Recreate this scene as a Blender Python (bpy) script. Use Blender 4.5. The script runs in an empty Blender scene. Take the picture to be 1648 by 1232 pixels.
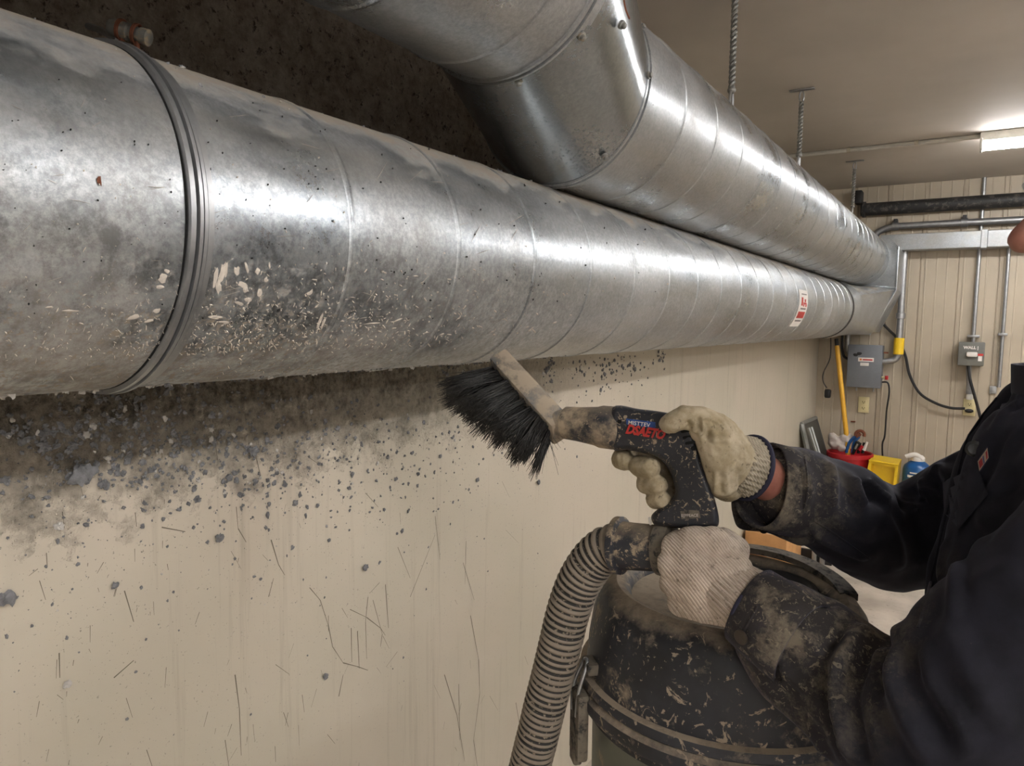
import bpy, bmesh, math, random
import numpy as np
from mathutils import Vector, Matrix, noise
from mathutils.bvhtree import BVHTree
random.seed(7); rng = np.random.default_rng(7)
SC = bpy.context.scene; COL = SC.collection
# ---------------------------------------------------------------- camera
F = 1150.0; CX, CY = 824.0, 616.0
_dy = np.array([(1573-CX)/F, -(525-CY)/F, -1.0])
_a = (640-CX)/F
_up = np.array([-_a, (1+_dy[0]*_a)/_dy[1], 1.0]); _up /= np.linalg.norm(_up)
_Y = _dy/np.linalg.norm(_dy); _X = np.cross(_Y, _up)
C2W = np.stack([_X, _Y, _up], 0)
CAM = np.array([0.0, 0.0, 1.45])
cd = bpy.data.cameras.new('camera'); cam = bpy.data.objects.new('camera', cd); COL.objects.link(cam)
cd.sensor_width = 36; cd.lens = 36*F/1648; cd.clip_start = .02
M4 = Matrix([list(C2W[i])+[0] for i in range(3)]+[[0, 0, 0, 1]]); M4.translation = Vector(CAM)
cam.matrix_world = M4; SC.camera = cam
# ---------------------------------------------------------------- world, exposure
w = bpy.data.worlds.new('world'); SC.world = w; w.use_nodes = True
w.node_tree.nodes['Background'].inputs[0].default_value = (.5, .5, .5, 1)
w.node_tree.nodes['Background'].inputs[1].default_value = .02
SC.view_settings.view_transform = 'Standard'; SC.view_settings.look = 'None'
SC.view_settings.exposure = 1.0; SC.view_settings.gamma = 1; SC.view_settings.use_curve_mapping = False
TUBE = 34.0            # emission of the fluorescent tubes
XW, YF, CEIL = -.99, 5.75, 2.43      # left wall plane, far wall plane, ceiling height

def at(px, py, z):
    return CAM + C2W @ np.array([(px-CX)/F*z, -(py-CY)/F*z, -z])
def onp(px, py, axis, val):
    d = at(px, py, 1)-CAM
    return CAM + d*((val-CAM[axis])/d[axis])
def V(*a): return np.array(a, float)
def nrm(v): return v/(np.linalg.norm(v)+1e-12)

# ---------------------------------------------------------------- materials
def srgb(r, g, b):
    return tuple(((c/255)/12.92 if c/255 <= .04045 else ((c/255+.055)/1.055)**2.4) for c in (r, g, b))+(1,)
class NT:
    def __init__(s, name):
        s.m = bpy.data.materials.new(name); s.m.use_nodes = True; s.t = s.m.node_tree
        s.n = s.t.nodes; s.b = s.n['Principled BSDF']; s.co = s.n.new('ShaderNodeTexCoord').outputs['Object']
    def new(s, t, **k):
        n = s.n.new(t)
        for a, v in k.items(): setattr(n, a, v)
        return n
    def link(s, a, b): s.t.links.new(a, b)
    def coord(s, sc=(1, 1, 1)):
        if sc == (1, 1, 1): return s.co
        m = s.new('ShaderNodeMapping'); m.inputs['Scale'].default_value = sc; s.link(s.co, m.inputs[0]); return m.outputs[0]
    def noise(s, scale, detail=4, rough=.6, sc=(1, 1, 1), dist=0):
        n = s.new('ShaderNodeTexNoise'); n.inputs['Scale'].default_value = scale; n.inputs['Detail'].default_value = detail
        n.inputs['Roughness'].default_value = rough; n.inputs['Distortion'].default_value = dist
        s.link(s.coord(sc), n.inputs['Vector']); return n.outputs[0]
    def vor(s, scale, sc=(1, 1, 1), out='Color', feat='F1'):
        n = s.new('ShaderNodeTexVoronoi', feature=feat); n.inputs['Scale'].default_value = scale
        s.link(s.coord(sc), n.inputs['Vector']); return n.outputs[out]
    def rng(s, x, lo, hi, a=0., b=1.):
        n = s.new('ShaderNodeMapRange'); s.link(x, n.inputs[0])
        for i, v in enumerate((lo, hi, a, b)): n.inputs[i+1].default_value = v
        return n.outputs[0]
    def math(s, op, a, b):
        n = s.new('ShaderNodeMath', operation=op)
        for i, v in enumerate((a, b)):
            if isinstance(v, (int, float)): n.inputs[i].default_value = v
            else: s.link(v, n.inputs[i])
        return n.outputs[0]
    def axis(s, i, normal=False):
        n = s.new('ShaderNodeSeparateXYZ')
        src = s.new('ShaderNodeNewGeometry').outputs['Normal' if normal else 'Position']
        s.link(src, n.inputs[0]); return n.outputs[i]
    def sphere(s, c, r0, r1):            # 1 inside r0, 0 beyond r1, around a world point
        g = s.new('ShaderNodeNewGeometry').outputs['Position']
        d = s.new('ShaderNodeVectorMath', operation='DISTANCE'); s.link(g, d.inputs[0]); d.inputs[1].default_value = tuple(c)
        return s.rng(d.outputs['Value'], r0, r1, 1, 0)
    def mix(s, f, a, b):
        n = s.new('ShaderNodeMix', data_type='RGBA')
        if isinstance(f, (int, float)): n.inputs[0].default_value = f
        else: s.link(f, n.inputs[0])
        for i, v in ((6, a), (7, b)):
            if isinstance(v, tuple): n.inputs[i].default_value = v
            else: s.link(v, n.inputs[i])
        return n.outputs[2]
    def mixf(s, f, a, b):
        n = s.new('ShaderNodeMix', data_type='FLOAT')
        s.link(f, n.inputs[0])
        for i, v in ((2, a), (3, b)):
            if isinstance(v, (int, float)): n.inputs[i].default_value = v
            else: s.link(v, n.inputs[i])
        return n.outputs[0]
    def set(s, k, v):
        i = s.b.inputs[k]
        if isinstance(v, (int, float, tuple)): i.default_value = v
        else: s.link(v, i)
    def bump(s, h, strength=.3, dist=.002, prev=None):
        n = s.new('ShaderNodeBump'); n.inputs['Strength'].default_value = strength; n.inputs['Distance'].default_value = dist
        s.link(h, n.inputs['Height'])
        if prev is not None: s.link(prev, n.inputs['Normal'])
        s.link(n.outputs[0], s.b.inputs['Normal']); return n.outputs[0]

def plain(name, col, rough=.5, metal=0., var=.15, vs=30, dirt=None, bump=0., spec=.5, dirt_thr=(.52, .62), ds=60):
    """one-colour material with slight variation and, if wanted, dusty spots"""
    t = NT(name)
    c2 = tuple(min(1, x*(1-var)) for x in col[:3])+(1,)
    c = t.mix(t.rng(t.noise(vs), .35, .65), col, c2)
    r = rough
    if dirt:
        m = t.rng(t.noise(ds, 6, .7), *dirt_thr)
        c = t.mix(m, c, dirt); r = t.mixf(m, rough, .9)
        if metal: t.set('Metallic', t.mixf(m, metal, 0.))
    elif metal: t.set('Metallic', metal)
    t.set('Base Color', c); t.set('Roughness', r); t.set('Specular IOR Level', spec)
    if bump: t.bump(t.noise(vs*6, 4), bump)
    return t.m

TAN = srgb(168, 152, 130); DUST = srgb(150, 139, 124)
def galvanised(name, spangle=60, dust=.5, tone=(.50, .66), grime=0., rough=(.26, .42), filmk=.30):
    t = NT(name)
    a = t.vor(spangle, sc=(1, .6, 1)); g = t.new('ShaderNodeSeparateXYZ'); t.link(a, g.inputs[0])
    n1 = t.noise(9, 5, .6, sc=(1, .35, 1)); n2 = t.noise(120, 4, .7)
    g2 = t.rng(t.noise(150, 6, .8), .40, .60); f = t.math('ADD', t.math('ADD', t.math('MULTIPLY', g.outputs[0], .10), t.math('MULTIPLY', g2, .28)), t.math('MULTIPLY', n1, .62))
    lo, hi = tone
    c = t.mix(t.rng(f, .3, .8), (lo*.90, lo*1.0, lo*1.08, 1), (hi*.95, hi*1.0, hi*1.04, 1))
    c = t.mix(t.rng(n2, .50, .66, 0, .45), c, (.33, .345, .36, 1))
    # streaky smears along the length
    sm = t.rng(t.noise(7, 5, .65, sc=(1, .15, 1.4)), .50, .68, 0, filmk*1.8)
    c = t.mix(sm, c, (.42, .41, .37, 1))
    # settled dust on the upward side, tan film with soft torn edge
    up = t.axis(2, True)
    e = t.math('ADD', up, t.math('MULTIPLY', t.math('SUBTRACT', t.noise(14, 6, .7, sc=(1, .5, 1)), .5), 1.1))
    dm = t.rng(e, .86-dust*.5, 1.1-dust*.4, 0, .92)
    film = t.rng(t.noise(5, 5, .6), .4, .7, 0, filmk)
    dm = t.math('MAXIMUM', dm, film)
    if grime:      # stuck overspray and lint, mostly low on the round of the near lengths
        lowm = t.rng(up, -.05, -.6)
        y = t.axis(1); near = t.rng(y, 1.3, .5)
        base = t.math('MULTIPLY', t.math('MULTIPLY', lowm, near), grime)
        gm = t.math('MULTIPLY', t.rng(t.noise(110, 7, .75), .50, .60), base)
        dm = t.math('MAXIMUM', dm, gm)
        dm = t.math('MAXIMUM', dm, t.math('MULTIPLY', t.rng(t.noise(11, 4), .42, .60), t.math('MULTIPLY', base, .6)))
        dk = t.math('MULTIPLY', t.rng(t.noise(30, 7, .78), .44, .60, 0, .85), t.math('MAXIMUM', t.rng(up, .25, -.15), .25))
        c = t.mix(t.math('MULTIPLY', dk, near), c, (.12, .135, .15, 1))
    c = t.mix(dm, c, DUST)
    t.set('Base Color', c); t.set('Metallic', t.mixf(dm, .93, 0.))
    t.set('Roughness', t.mixf(dm, t.math('ADD', t.rng(n1, .3, .7, *rough), t.rng(g2, 0, 1, .05, -.05)), .95))
    b = t.bump(t.noise(130, 3, sc=(1, .4, 1)), .12, .001)
    t.bump(t.noise(500, 2), .10, .0006, b)
    return t.m

def wall_material():
    t = NT('cream_panel_dusty')
    z = t.axis(2); y = t.axis(1)
    c = t.mix(t.rng(t.noise(1.6, 4), .35, .65), srgb(197, 187, 171), srgb(189, 182, 165))
    # vertical streaks from wiping, and dirt runs
    st = t.rng(t.noise(30, 5, .7, sc=(1, 1, .04)), .56, .72, 0, .28)
    c = t.mix(st, c, srgb(120, 110, 92))
    sp = t.rng(t.noise(260, 3, .6), .66, .70, 0, .8)
    c = t.mix(t.math('MULTIPLY', sp, t.rng(z, .4, 1.2, .15, 1.)), c, srgb(95, 92, 86))
    # the soiled strip under and behind the ducting
    n = t.math('MULTIPLY', t.math('SUBTRACT', t.noise(16, 7, .75), .5), .35)
    n2 = t.noise(60, 7, .75)
    band = t.rng(t.math('ADD', z, n), 1.17, 1.34)
    nearm = t.rng(y, 2.0, 1.0)
    bm = t.math('MULTIPLY', t.math('MULTIPLY', band, t.rng(n2, .36, .60)), nearm)
    c = t.mix(t.math('MULTIPLY', bm, .95), c, t.mix(t.rng(t.noise(90, 5), .4, .6), srgb(62, 60, 58), srgb(120, 108, 92)))
    top = t.math('MULTIPLY', t.rng(t.math('ADD', z, t.math('MULTIPLY', n, .3)), 1.40, 1.52), t.rng(y, 2.6, 2.0))
    crust = t.mix(t.rng(t.noise(24, 8, .78), .38, .62), srgb(178, 162, 146), srgb(240, 230, 218))  # dust crust painted paler, its colour standing in for missing fill light
    crust = t.mix(t.rng(t.noise(75, 5, .7), .56, .66), crust, srgb(116, 102, 92))
    c = t.mix(top, c, crust)
    t.set('Base Color', c); t.set('Roughness', t.mixf(top, .55, .95)); t.set('Specular IOR Level', .3)
    h = t.math('MULTIPLY', t.noise(70, 8, .78), t.math('ADD', t.math('MULTIPLY', top, 1.), t.math('MULTIPLY', bm, .5)))
    b = t.bump(h, 1.0, .035)
    t.bump(t.noise(40, 3, sc=(1, 1, .05)), .12, .002, b)
    return t.m

def panel_wall():
    t = NT('cream_ribbed_panel')
    c = t.mix(t.rng(t.noise(2, 4), .35, .65), srgb(180, 168, 148), srgb(166, 155, 137))
    c = t.mix(t.rng(t.noise(14, 6, .7, sc=(1, 1, .15)), .55, .75, 0, .15), c, srgb(130, 114, 94))
    t.set('Base Color', c); t.set('Roughness', .5); t.bump(t.noise(60), .1); return t.m
def floor_material():
    t = NT('dusty_concrete')
    c = t.mix(t.rng(t.noise(3, 6), .35, .65), srgb(196, 186, 174), srgb(158, 149, 138))
    c = t.mix(t.rng(t.noise(25, 6, .7), .60, .68, 0, .7), c, srgb(110, 96, 84))
    t.set('Base Color', c); t.set('Roughness', .8); t.bump(t.noise(20, 6), .4, .01); return t.m
def ceiling_material():
    t = NT('stained_ceiling')
    c = t.mix(t.rng(t.noise(1.3, 4), .35, .65), srgb(198, 190, 180), srgb(184, 177, 167))
    t.set('Base Color', c); t.set('Roughness', .75); t.bump(t.noise(260, 3), .25, .002); return t.m
def scuffed_black(name, base=(.012, .013, .017, 1), amount=(.55, .64), dust=TAN, scale=45, dusty_up=.0, r=.5, fine=True):
    t = NT(name)
    m = t.rng(t.noise(scale, 6, .7), *amount)
    if fine:
        m2 = t.rng(t.noise(scale*3.2, 5, .65, dist=1.5), .585, .62, 0, .9)
        m = t.math('MAXIMUM', m, m2)
    if dusty_up:
        up = t.axis(2, True)
        e = t.math('ADD', up, t.math('MULTIPLY', t.math('SUBTRACT', t.noise(22, 6, .7), .5), 1.2))
        m = t.math('MAXIMUM', m, t.rng(e, .55, 1.0, 0, dusty_up))
    c = t.mix(t.rng(t.noise(8, 4), .4, .6), base, tuple(x*2.2 for x in base[:3])+(1,))
    t.set('Base Color', t.mix(m, c, dust)); t.set('Roughness', t.mixf(m, r, .95)); t.set('Specular IOR Level', t.mixf(m, .5, .1))
    t.bump(t.noise(90, 5), .15, .001); return t.m
def jacket_material(dirty):
    t = NT('navy_work_cloth')
    c = t.mix(t.rng(t.noise(18, 5), .3, .7), (.008, .008, .012, 1), (.019, .019, .029, 1))
    weave = t.noise(900, 2)
    m = None
    for p, r0, r1 in dirty:
        k = t.sphere(p, r0, r1)
        s1 = t.math('MULTIPLY', t.rng(t.noise(22, 7, .75), .47, .62, 0, .8), k)
        s2 = t.math('MULTIPLY', t.rng(t.noise(120, 6, .7, dist=1.), .57, .61), k)
        s3 = t.math('MULTIPLY', k, .13)
        k = t.math('MAXIMUM', t.math('MAXIMUM', s1, s2), s3)
        m = k if m is None else t.math('MAXIMUM', m, k)
    lint = t.rng(t.vor(85, out='Distance'), .035, .02, 0, .5)
    m = t.math('MAXIMUM', m, t.math('MULTIPLY', lint, t.rng(t.noise(6), .55, .6)))
    t.set('Base Color', t.mix(m, c, srgb(128, 118, 102))); t.set('Roughness', .85); t.set('Specular IOR Level', .25)
    t.set('Sheen Weight', .12); t.set('Sheen Roughness', .4); t.set('Sheen Tint', (.55, .55, .8, 1))
    t.bump(weave, .25, .0006); return t.m
def glove_material(name, a, b, rib=False):
    t = NT(name)
    c = t.mix(t.rng(t.noise(30, 6, .7), .38, .62), a, b)
    c = t.mix(t.rng(t.noise(110, 5, .7), .58, .68, 0, .6), c, srgb(66, 56, 46))
    if rib:
        wv = t.new('ShaderNodeTexWave', wave_type='BANDS', bands_direction='DIAGONAL'); wv.inputs['Scale'].default_value = 110
        wv.inputs['Distortion'].default_value = 1.2; wv.inputs['Detail'].default_value = 1
        t.link(t.co, wv.inputs['Vector'])
        c = t.mix(t.rng(wv.outputs[1], .2, .0, 0, .45), c, srgb(88, 76, 66))
        t.bump(wv.outputs[1], .6, .0012)
    else: t.bump(t.noise(160, 6, .7), .35, .0012)
    t.set('Base Color', c); t.set('Roughness', .9); t.set('Specular IOR Level', .2); return t.m
def emit(name, col, s):
    m = bpy.data.materials.new(name); m.use_nodes = True; n = m.node_tree.nodes
    b = n['Principled BSDF']; b.inputs['Base Color'].default_value = (.9, .9, .9, 1)
    b.inputs['Emission Color'].default_value = col; b.inputs['Emission Strength'].default_value = s; return m
def skin_material():
    t = NT('skin'); c = t.mix(t.rng(t.noise(25, 4), .35, .65), srgb(186, 132, 114), srgb(162, 102, 88))
    t.set('Base Color', c); t.set('Roughness', .55); t.set('Subsurface Weight', .1); t.set('Subsurface Radius', (.01, .004, .002))
    t.bump(t.noise(220, 4), .2, .0008); return t.m

M = dict(
    duct=galvanised('galvanised_near', 70, .55, (.36, .66), .95),
    duct2=galvanised('galvanised_upper', 60, .62, (.33, .56), 0, (.20, .34)),
    gore=galvanised('galvanised_elbow', 60, .15, (.26, .36), 0, (.15, .24), .10),
    plenum=galvanised('galvanised_bright', 90, .1, (.42, .56), 0, (.26, .40)),
    conduit=plain('conduit_steel', (.42, .43, .44, 1), .4, .85, .2, 40),
    blackpipe=plain('black_pipe', (.018, .018, .018, 1), .5, 0, .3, 30, (.1, .09, .08, 1), ds=30),
    rust=plain('rusty_steel', srgb(122, 72, 50), .85, 0, .3, 60),
    bolt=plain('dull_bolt', (.30, .30, .28, 1), .55, .6, .2, 60, TAN),
    rope=plain('twisted_wire', (.36, .36, .34, 1), .55, .6, .3, 80),
    wall=wall_material(), panel=panel_wall(), floor=floor_material(), ceil=ceiling_material(),
    pale=plain('pale_wall_paint', srgb(222, 216, 206), .6), trim=plain('cream_paint', srgb(190, 180, 160), .5), scratch=plain('scratch_grey', srgb(112, 104, 90), .8),
    white=plain('white_enamel', srgb(220, 218, 210), .4), tube=emit('lit_tube', (1, .985, .985, 1), TUBE),
    lint=plain('grey_lint', srgb(134, 134, 136), .95, 0, .45, 90, bump=.5), lintlite=plain('pale_lint', srgb(196, 192, 186), .95, 0, .2, 90),
    chips=plain('dried_paint', srgb(206, 197, 186), .8, 0, .15, 60),
    grey=plain('grey_box_paint', srgb(112, 116, 122), .45, 0, .08, 30), grey2=plain('grey_switch_paint', srgb(108, 108, 102), .5, 0, .12, 40),
    yellow=plain('yellow_plastic', srgb(236, 196, 40), .4, 0, .05), yellowh=plain('yellow_handle', srgb(226, 172, 52), .45, 0, .1),
    red=plain('red_plastic', srgb(178, 30, 38), .4, 0, .08), blue=plain('blue_plastic', srgb(22, 82, 142), .3, 0, .1),
    ivory=plain('ivory_plastic', srgb(216, 204, 158), .4, 0, .05), black=plain('black_rubber', (.012, .012, .013, 1), .5),
    hole=plain('dark_hole', (.002, .002, .002, 1), .9), wood=plain('pale_pine', srgb(206, 154, 100), .6, 0, .2, 12),
    wood2=plain('brown_board', srgb(150, 110, 60), .6, 0, .2, 12),
    pvc=plain('white_pvc', srgb(200, 196, 186), .4), label=plain('white_label', srgb(225, 220, 214), .5, 0, .04),
    redink=plain('red_ink', srgb(190, 50, 45), .5, 0, .1), orangeink=plain('orange_ink', srgb(220, 130, 60), .5), inkgrey=plain('grey_ink', srgb(120, 112, 108), .6),
    blueink=plain('blue_ink', srgb(40, 80, 150), .5, 0, .3, 120), greenink=plain('green_ink', srgb(110, 150, 120), .5),
    bag=plain('plastic_bag', srgb(196, 186, 180), .3), darkpanel=plain('dark_panel', srgb(70, 70, 66), .5, 0, .3, 15),
    alum=plain('worn_aluminium', srgb(150, 152, 150), .4, .5, .15, 40),
    plastic=scuffed_black('scuffed_black_plastic', amount=(.66, .71), scale=34),
    nozzle=scuffed_black('dusty_black_nozzle', amount=(.42, .62), scale=26, dusty_up=.6),
    blockm=scuffed_black('dusty_brush_block', base=(.09, .09, .09, 1), amount=(.40, .54), scale=24, dusty_up=.8, dust=srgb(170, 156, 138)),
    bristle=plain('black_bristle', (.050, .048, .046, 1), .55, 0, .6, 260, (.16, .15, .135, 1), dirt_thr=(.58, .66), ds=140), lid=scuffed_black('dusty_black_lid', amount=(.56, .74), scale=14, dusty_up=.95, dust=srgb(168, 154, 136)),
    latch=plain('dusty_latch', srgb(112, 104, 92), .7, 0, .3, 60, (.03, .03, .03, 1)), tank=plain('grey_green_tank', srgb(104, 106, 94), .5, 0, .15, 10, TAN, dirt_thr=(.58, .7), ds=12),
    hose=plain('dusty_grey_hose', srgb(142, 131, 117), .8, 0, .15, 60), hosedark=plain('hose_groove', (.035, .033, .03, 1), .8, 0, .3, 60, srgb(150, 138, 122), dirt_thr=(.56, .62), ds=120),
    connector=scuffed_black('scuffed_connector', amount=(.52, .62), scale=30, dusty_up=.7),
    leather=glove_material('tan_work_glove', srgb(184, 171, 148), srgb(148, 135, 108)), knit=glove_material('knit_glove', srgb(202, 188, 174), srgb(178, 163, 149), True),
    ribknit=glove_material('glove_rib_cuff', srgb(172, 162, 144), srgb(142, 132, 114), True), navytrim=plain('navy_trim', srgb(42, 42, 62), .85),
    skin=skin_material(), hair=plain('brown_hair', (.03, .02, .014, 1), .6, 0, .4, 200),
    jacket=jacket_material([(at(1240, 790, .95), .03, .13), (at(1270, 980, .82), .05, .19), (at(1390, 1010, .76), .02, .08)]),
    trousers=plain('dark_work_trousers', (.02, .02, .028, 1), .9), boot=plain('brown_boot_leather', (.06, .04, .025, 1), .6),
    button=plain('bronze_snap', (.085, .068, .055, 1), .45, .6), cloth_red=plain('red_thread', srgb(150, 50, 55), .9), cloth_cream=plain('cream_thread', srgb(170, 150, 130), .9), cloth_blue=plain('blue_thread', srgb(90, 90, 120), .9),
    lens=None)
_t = NT('clear_lens'); _t.set('Base Color', (.92, .92, .93, 1)); _t.set('Transmission Weight', .85); _t.set('Roughness', .08); M['lens'] = _t.m

# ---------------------------------------------------------------- mesh helpers
def frame(d):
    d = nrm(np.asarray(d, float)); a = V(0, 0, 1) if abs(d[2]) < .9 else V(1, 0, 0)
    u = nrm(np.cross(a, d)); return u, np.cross(d, u), d
class MB:
    def __init__(s): s.v = []; s.f = []; s.m = []
    def add(s, vs, fs, mi=0):
        o = len(s.v); s.v += [tuple(map(float, x)) for x in vs]; s.f += [tuple(i+o for i in f) for f in fs]; s.m += [mi]*len(fs); return s
    def box(s, a, b, mi=0, bev=0.0):
        a, b = np.minimum(a, b), np.maximum(a, b)
        if bev <= 0:
            vs = [(x, y, z) for x in (a[0], b[0]) for y in (a[1], b[1]) for z in (a[2], b[2])]
            return s.add(vs, [(0, 1, 3, 2), (4, 6, 7, 5), (0, 4, 5, 1), (2, 3, 7, 6), (0, 2, 6, 4), (1, 5, 7, 3)], mi)
        bm = bmesh.new(); bmesh.ops.create_cube(bm, size=1)
        for v in bm.verts: v.co = Vector([(a[i]+b[i])/2+v.co[i]*(b[i]-a[i]) for i in range(3)])
        bmesh.ops.bevel(bm, geom=bm.edges[:], offset=min(bev, min(b-a)*.45), segments=2, affect='EDGES', profile=.5)
        return s.frombm(bm, mi)
    def frombm(s, bm, mi=0):
        bm.verts.index_update(); s.add([v.co for v in bm.verts], [[v.index for v in f.verts] for f in bm.faces], mi); bm.free(); return s
    def obox(s, c, ax, ay, az, mi=0, bev=0.0):      # oriented box, half extents as vectors
        t = MB().box(V(-1, -1, -1)*[np.linalg.norm(ax), np.linalg.norm(ay), np.linalg.norm(az)], V(1, 1, 1)*[np.linalg.norm(ax), np.linalg.norm(ay), np.linalg.norm(az)], 0, bev)
        A = np.stack([nrm(ax), nrm(ay), nrm(az)], 1); return s.add([c+A@np.array(v) for v in t.v], t.f, mi)
    def rings(s, rs, cap=True, mi=0, closed=False):
        n = len(rs[0]); vs = [p for r in rs for p in r]; fs = []
        for i in range(len(rs)-1+(1 if closed else 0)):
            j = (i+1) % len(rs)
            for k in range(n): fs.append((i*n+k, i*n+(k+1) % n, j*n+(k+1) % n, j*n+k))
        if cap and not closed: fs += [tuple(range(n))[::-1], tuple((len(rs)-1)*n+k for k in range(n))]
        return s.add(vs, fs, mi)
    def tube(s, pts, r, n=12, mi=0, cap=True):
        pts = [np.asarray(p, float) for p in pts]; rr = r if hasattr(r, '__len__') else [r]*len(pts); rs = []
        u = None
        for i, p in enumerate(pts):
            d = nrm(pts[min(i+1, len(pts)-1)]-pts[max(i-1, 0)])
            if u is None: u = frame(d)[0]
            u = nrm(u-d*u.dot(d)); v = np.cross(d, u)
            rs.append([p+(u*math.cos(t)+v*math.sin(t))*rr[i] for t in np.linspace(0, 2*math.pi, n, endpoint=False)])
        return s.rings(rs, cap, mi)
    def lathe(s, prof, c, d=(0, 0, 1), n=32, mi=0, cap=True):   # prof: (radius, height)
        u, v, d = frame(d); c = np.asarray(c, float)
        rs = [[c+d*h+(u*math.cos(t)+v*math.sin(t))*r for t in np.linspace(0, 2*math.pi, n, endpoint=False)] for r, h in prof]
        return s.rings(rs, cap, mi)
    def ell(s, c, r, rot=None, nu=16, nv=12, mi=0):
        rs = []; r = np.asarray(r if hasattr(r, '__len__') else [r]*3, float)
        for i in range(1, nv):
            a = math.pi*i/nv; rs.append([V(math.sin(a)*math.cos(t), math.sin(a)*math.sin(t), -math.cos(a))*r for t in np.linspace(0, 2*math.pi, nu, endpoint=False)])
        if rot is not None: rs = [[rot@p for p in q] for q in rs]
        return s.rings([[p+c for p in q] for q in rs], True, mi)
    def chain(s, pts, rad, n=14):      # tapered capsule chain
        for i, p in enumerate(pts):
            s.ell(np.asarray(p), rad[i], nu=n, nv=10)
            if i: s.tube([pts[i-1], p], [rad[i-1], rad[i]], n)
        return s
    def slab(s, poly, fn, t0, t1, inset=0.0, layers=4, mi=0):
        """poly: 2D outline -> fn(a,b,depth); rounded edge by insetting the outline towards both faces"""
        P = np.array(poly, float); n = len(P)
        tang = np.roll(P, -1, 0)-np.roll(P, 1, 0); N = np.stack([tang[:, 1], -tang[:, 0]], 1); N /= np.linalg.norm(N, axis=1)[:, None]+1e-9
        area = .5*np.sum(P[:, 0]*np.roll(P[:, 1], -1)-np.roll(P[:, 0], -1)*P[:, 1])
        if area < 0: N = -N
        rs = []; L = np.linspace(-1, 1, layers*2+1) if inset else [-1, 1]
        for q in L:
            k = inset*(1-math.sqrt(max(0, 1-abs(q)**2.6))); Q = P-N*k
            rs.append([fn(a, b, t0+(t1-t0)*(q+1)/2) for a, b in Q])
        return s.rings(rs, True, mi)
    def build(s, name, mat, parent=None, smooth=True, auto=True):
        me = bpy.data.meshes.new(name); o = bpy.data.objects.new(name, me)
        off = V(0, 0, 0)
        if parent is not None: off = np.array(parent['_w']) if '_w' in parent else V(0, 0, 0)
        me.from_pydata([tuple(np.array(v)-off) for v in s.v], [], s.f)
        mats = mat if isinstance(mat, (list, tuple)) else [mat]
        for m in mats: me.materials.append(m)
        for p, i in zip(me.polygons, s.m): p.material_index = i; p.use_smooth = smooth
        me.update(); fixn(me)
        if smooth and auto: me.set_sharp_from_angle(angle=math.radians(38))
        COL.objects.link(o)
        if parent is not None: o.parent = parent; o['_w'] = list(off)
        return o
def fixn(me):
    bm = bmesh.new(); bm.from_mesh(me); bmesh.ops.recalc_face_normals(bm, faces=bm.faces); bm.to_mesh(me); bm.free()
def thing(name, loc, label, cat, group=None):
    o = bpy.data.objects.new(name, None); COL.objects.link(o); o.location = loc; o['_w'] = [float(x) for x in loc]; o.empty_display_size = .05
    return tag(o, label, cat, group)
def tag(o, label=None, cat=None, group=None, kind=None):
    if label: o['label'] = label
    if cat: o['category'] = cat
    if group: o['group'] = group
    if kind: o['kind'] = kind
    return o
def struct(o): o['kind'] = 'structure'; return o
def fuse(mb, voxel, smooth=6):
    """union of overlapping closed shapes as one smooth skin: returns verts, faces, normals (numpy)"""
    me = bpy.data.meshes.new('t'); me.from_pydata(mb.v, [], mb.f); fixn(me); o = bpy.data.objects.new('t', me); COL.objects.link(o)
    # each shape is closed; make all point outward
    bm = bmesh.new(); bm.from_mesh(me); bmesh.ops.recalc_face_normals(bm, faces=bm.faces); bm.to_mesh(me); bm.free()
    r = o.modifiers.new('r', 'REMESH'); r.mode = 'VOXEL'; r.voxel_size = voxel
    if smooth: q = o.modifiers.new('s', 'SMOOTH'); q.iterations = smooth; q.factor = .5
    e = o.evaluated_get(bpy.context.evaluated_depsgraph_get()); m2 = bpy.data.meshes.new_from_object(e)
    n = len(m2.vertices); v = np.empty(n*3); m2.vertices.foreach_get('co', v)
    nn = np.empty(n*3); m2.vertex_normals.foreach_get('vector', nn)
    f = [tuple(p.vertices) for p in m2.polygons]
    bpy.data.objects.remove(o); bpy.data.meshes.remove(me); bpy.data.meshes.remove(m2)
    return v.reshape(-1, 3), f, nn.reshape(-1, 3)
def vnormals(v, f):
    q = np.array([(a[0], a[1], a[2], a[-1]) for a in f]); n = np.cross(v[q[:, 2]]-v[q[:, 0]], v[q[:, 3]]-v[q[:, 1]])
    r = np.zeros_like(v)
    for k in range(4): np.add.at(r, q[:, k], n)
    return r/(np.linalg.norm(r, axis=1)[:, None]+1e-12)
def segdist(v, P):
    d = np.full(len(v), 1e9); t_ = np.zeros(len(v)); L = len(P)-1
    for i in range(L):
        a, b = P[i], P[i+1]; ab = b-a; t = np.clip(((v-a)@ab)/(ab@ab), 0, 1); q = np.linalg.norm(v-(a+t[:, None]*ab), axis=1)
        k = q < d; d[k] = q[k]; t_[k] = ((i+t)/L)[k]
    return d, t_
def wrinkle(v, n, P, w, h, valley=.5):
    d, t = segdist(v, P); e = np.clip(np.sin(np.clip(t, .02, .98)*math.pi)*1.8, 0, 1)
    k = (np.exp(-(d/w)**2)-valley*np.exp(-((d-1.9*w)/(1.1*w))**2))*h*e
    return v+n*k[:, None]
def fbm(v, s, amp):
    return np.array([noise.fractal(Vector(p*s), 1.0, 2.0, 3) for p in v])*amp
def fromarr(v, f):
    m = MB(); m.v = [tuple(x) for x in v]; m.f = list(f); m.m = [0]*len(f); return m
def bvh(v, f): return BVHTree.FromPolygons([tuple(x) for x in v], [tuple(x) for x in f])
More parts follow.
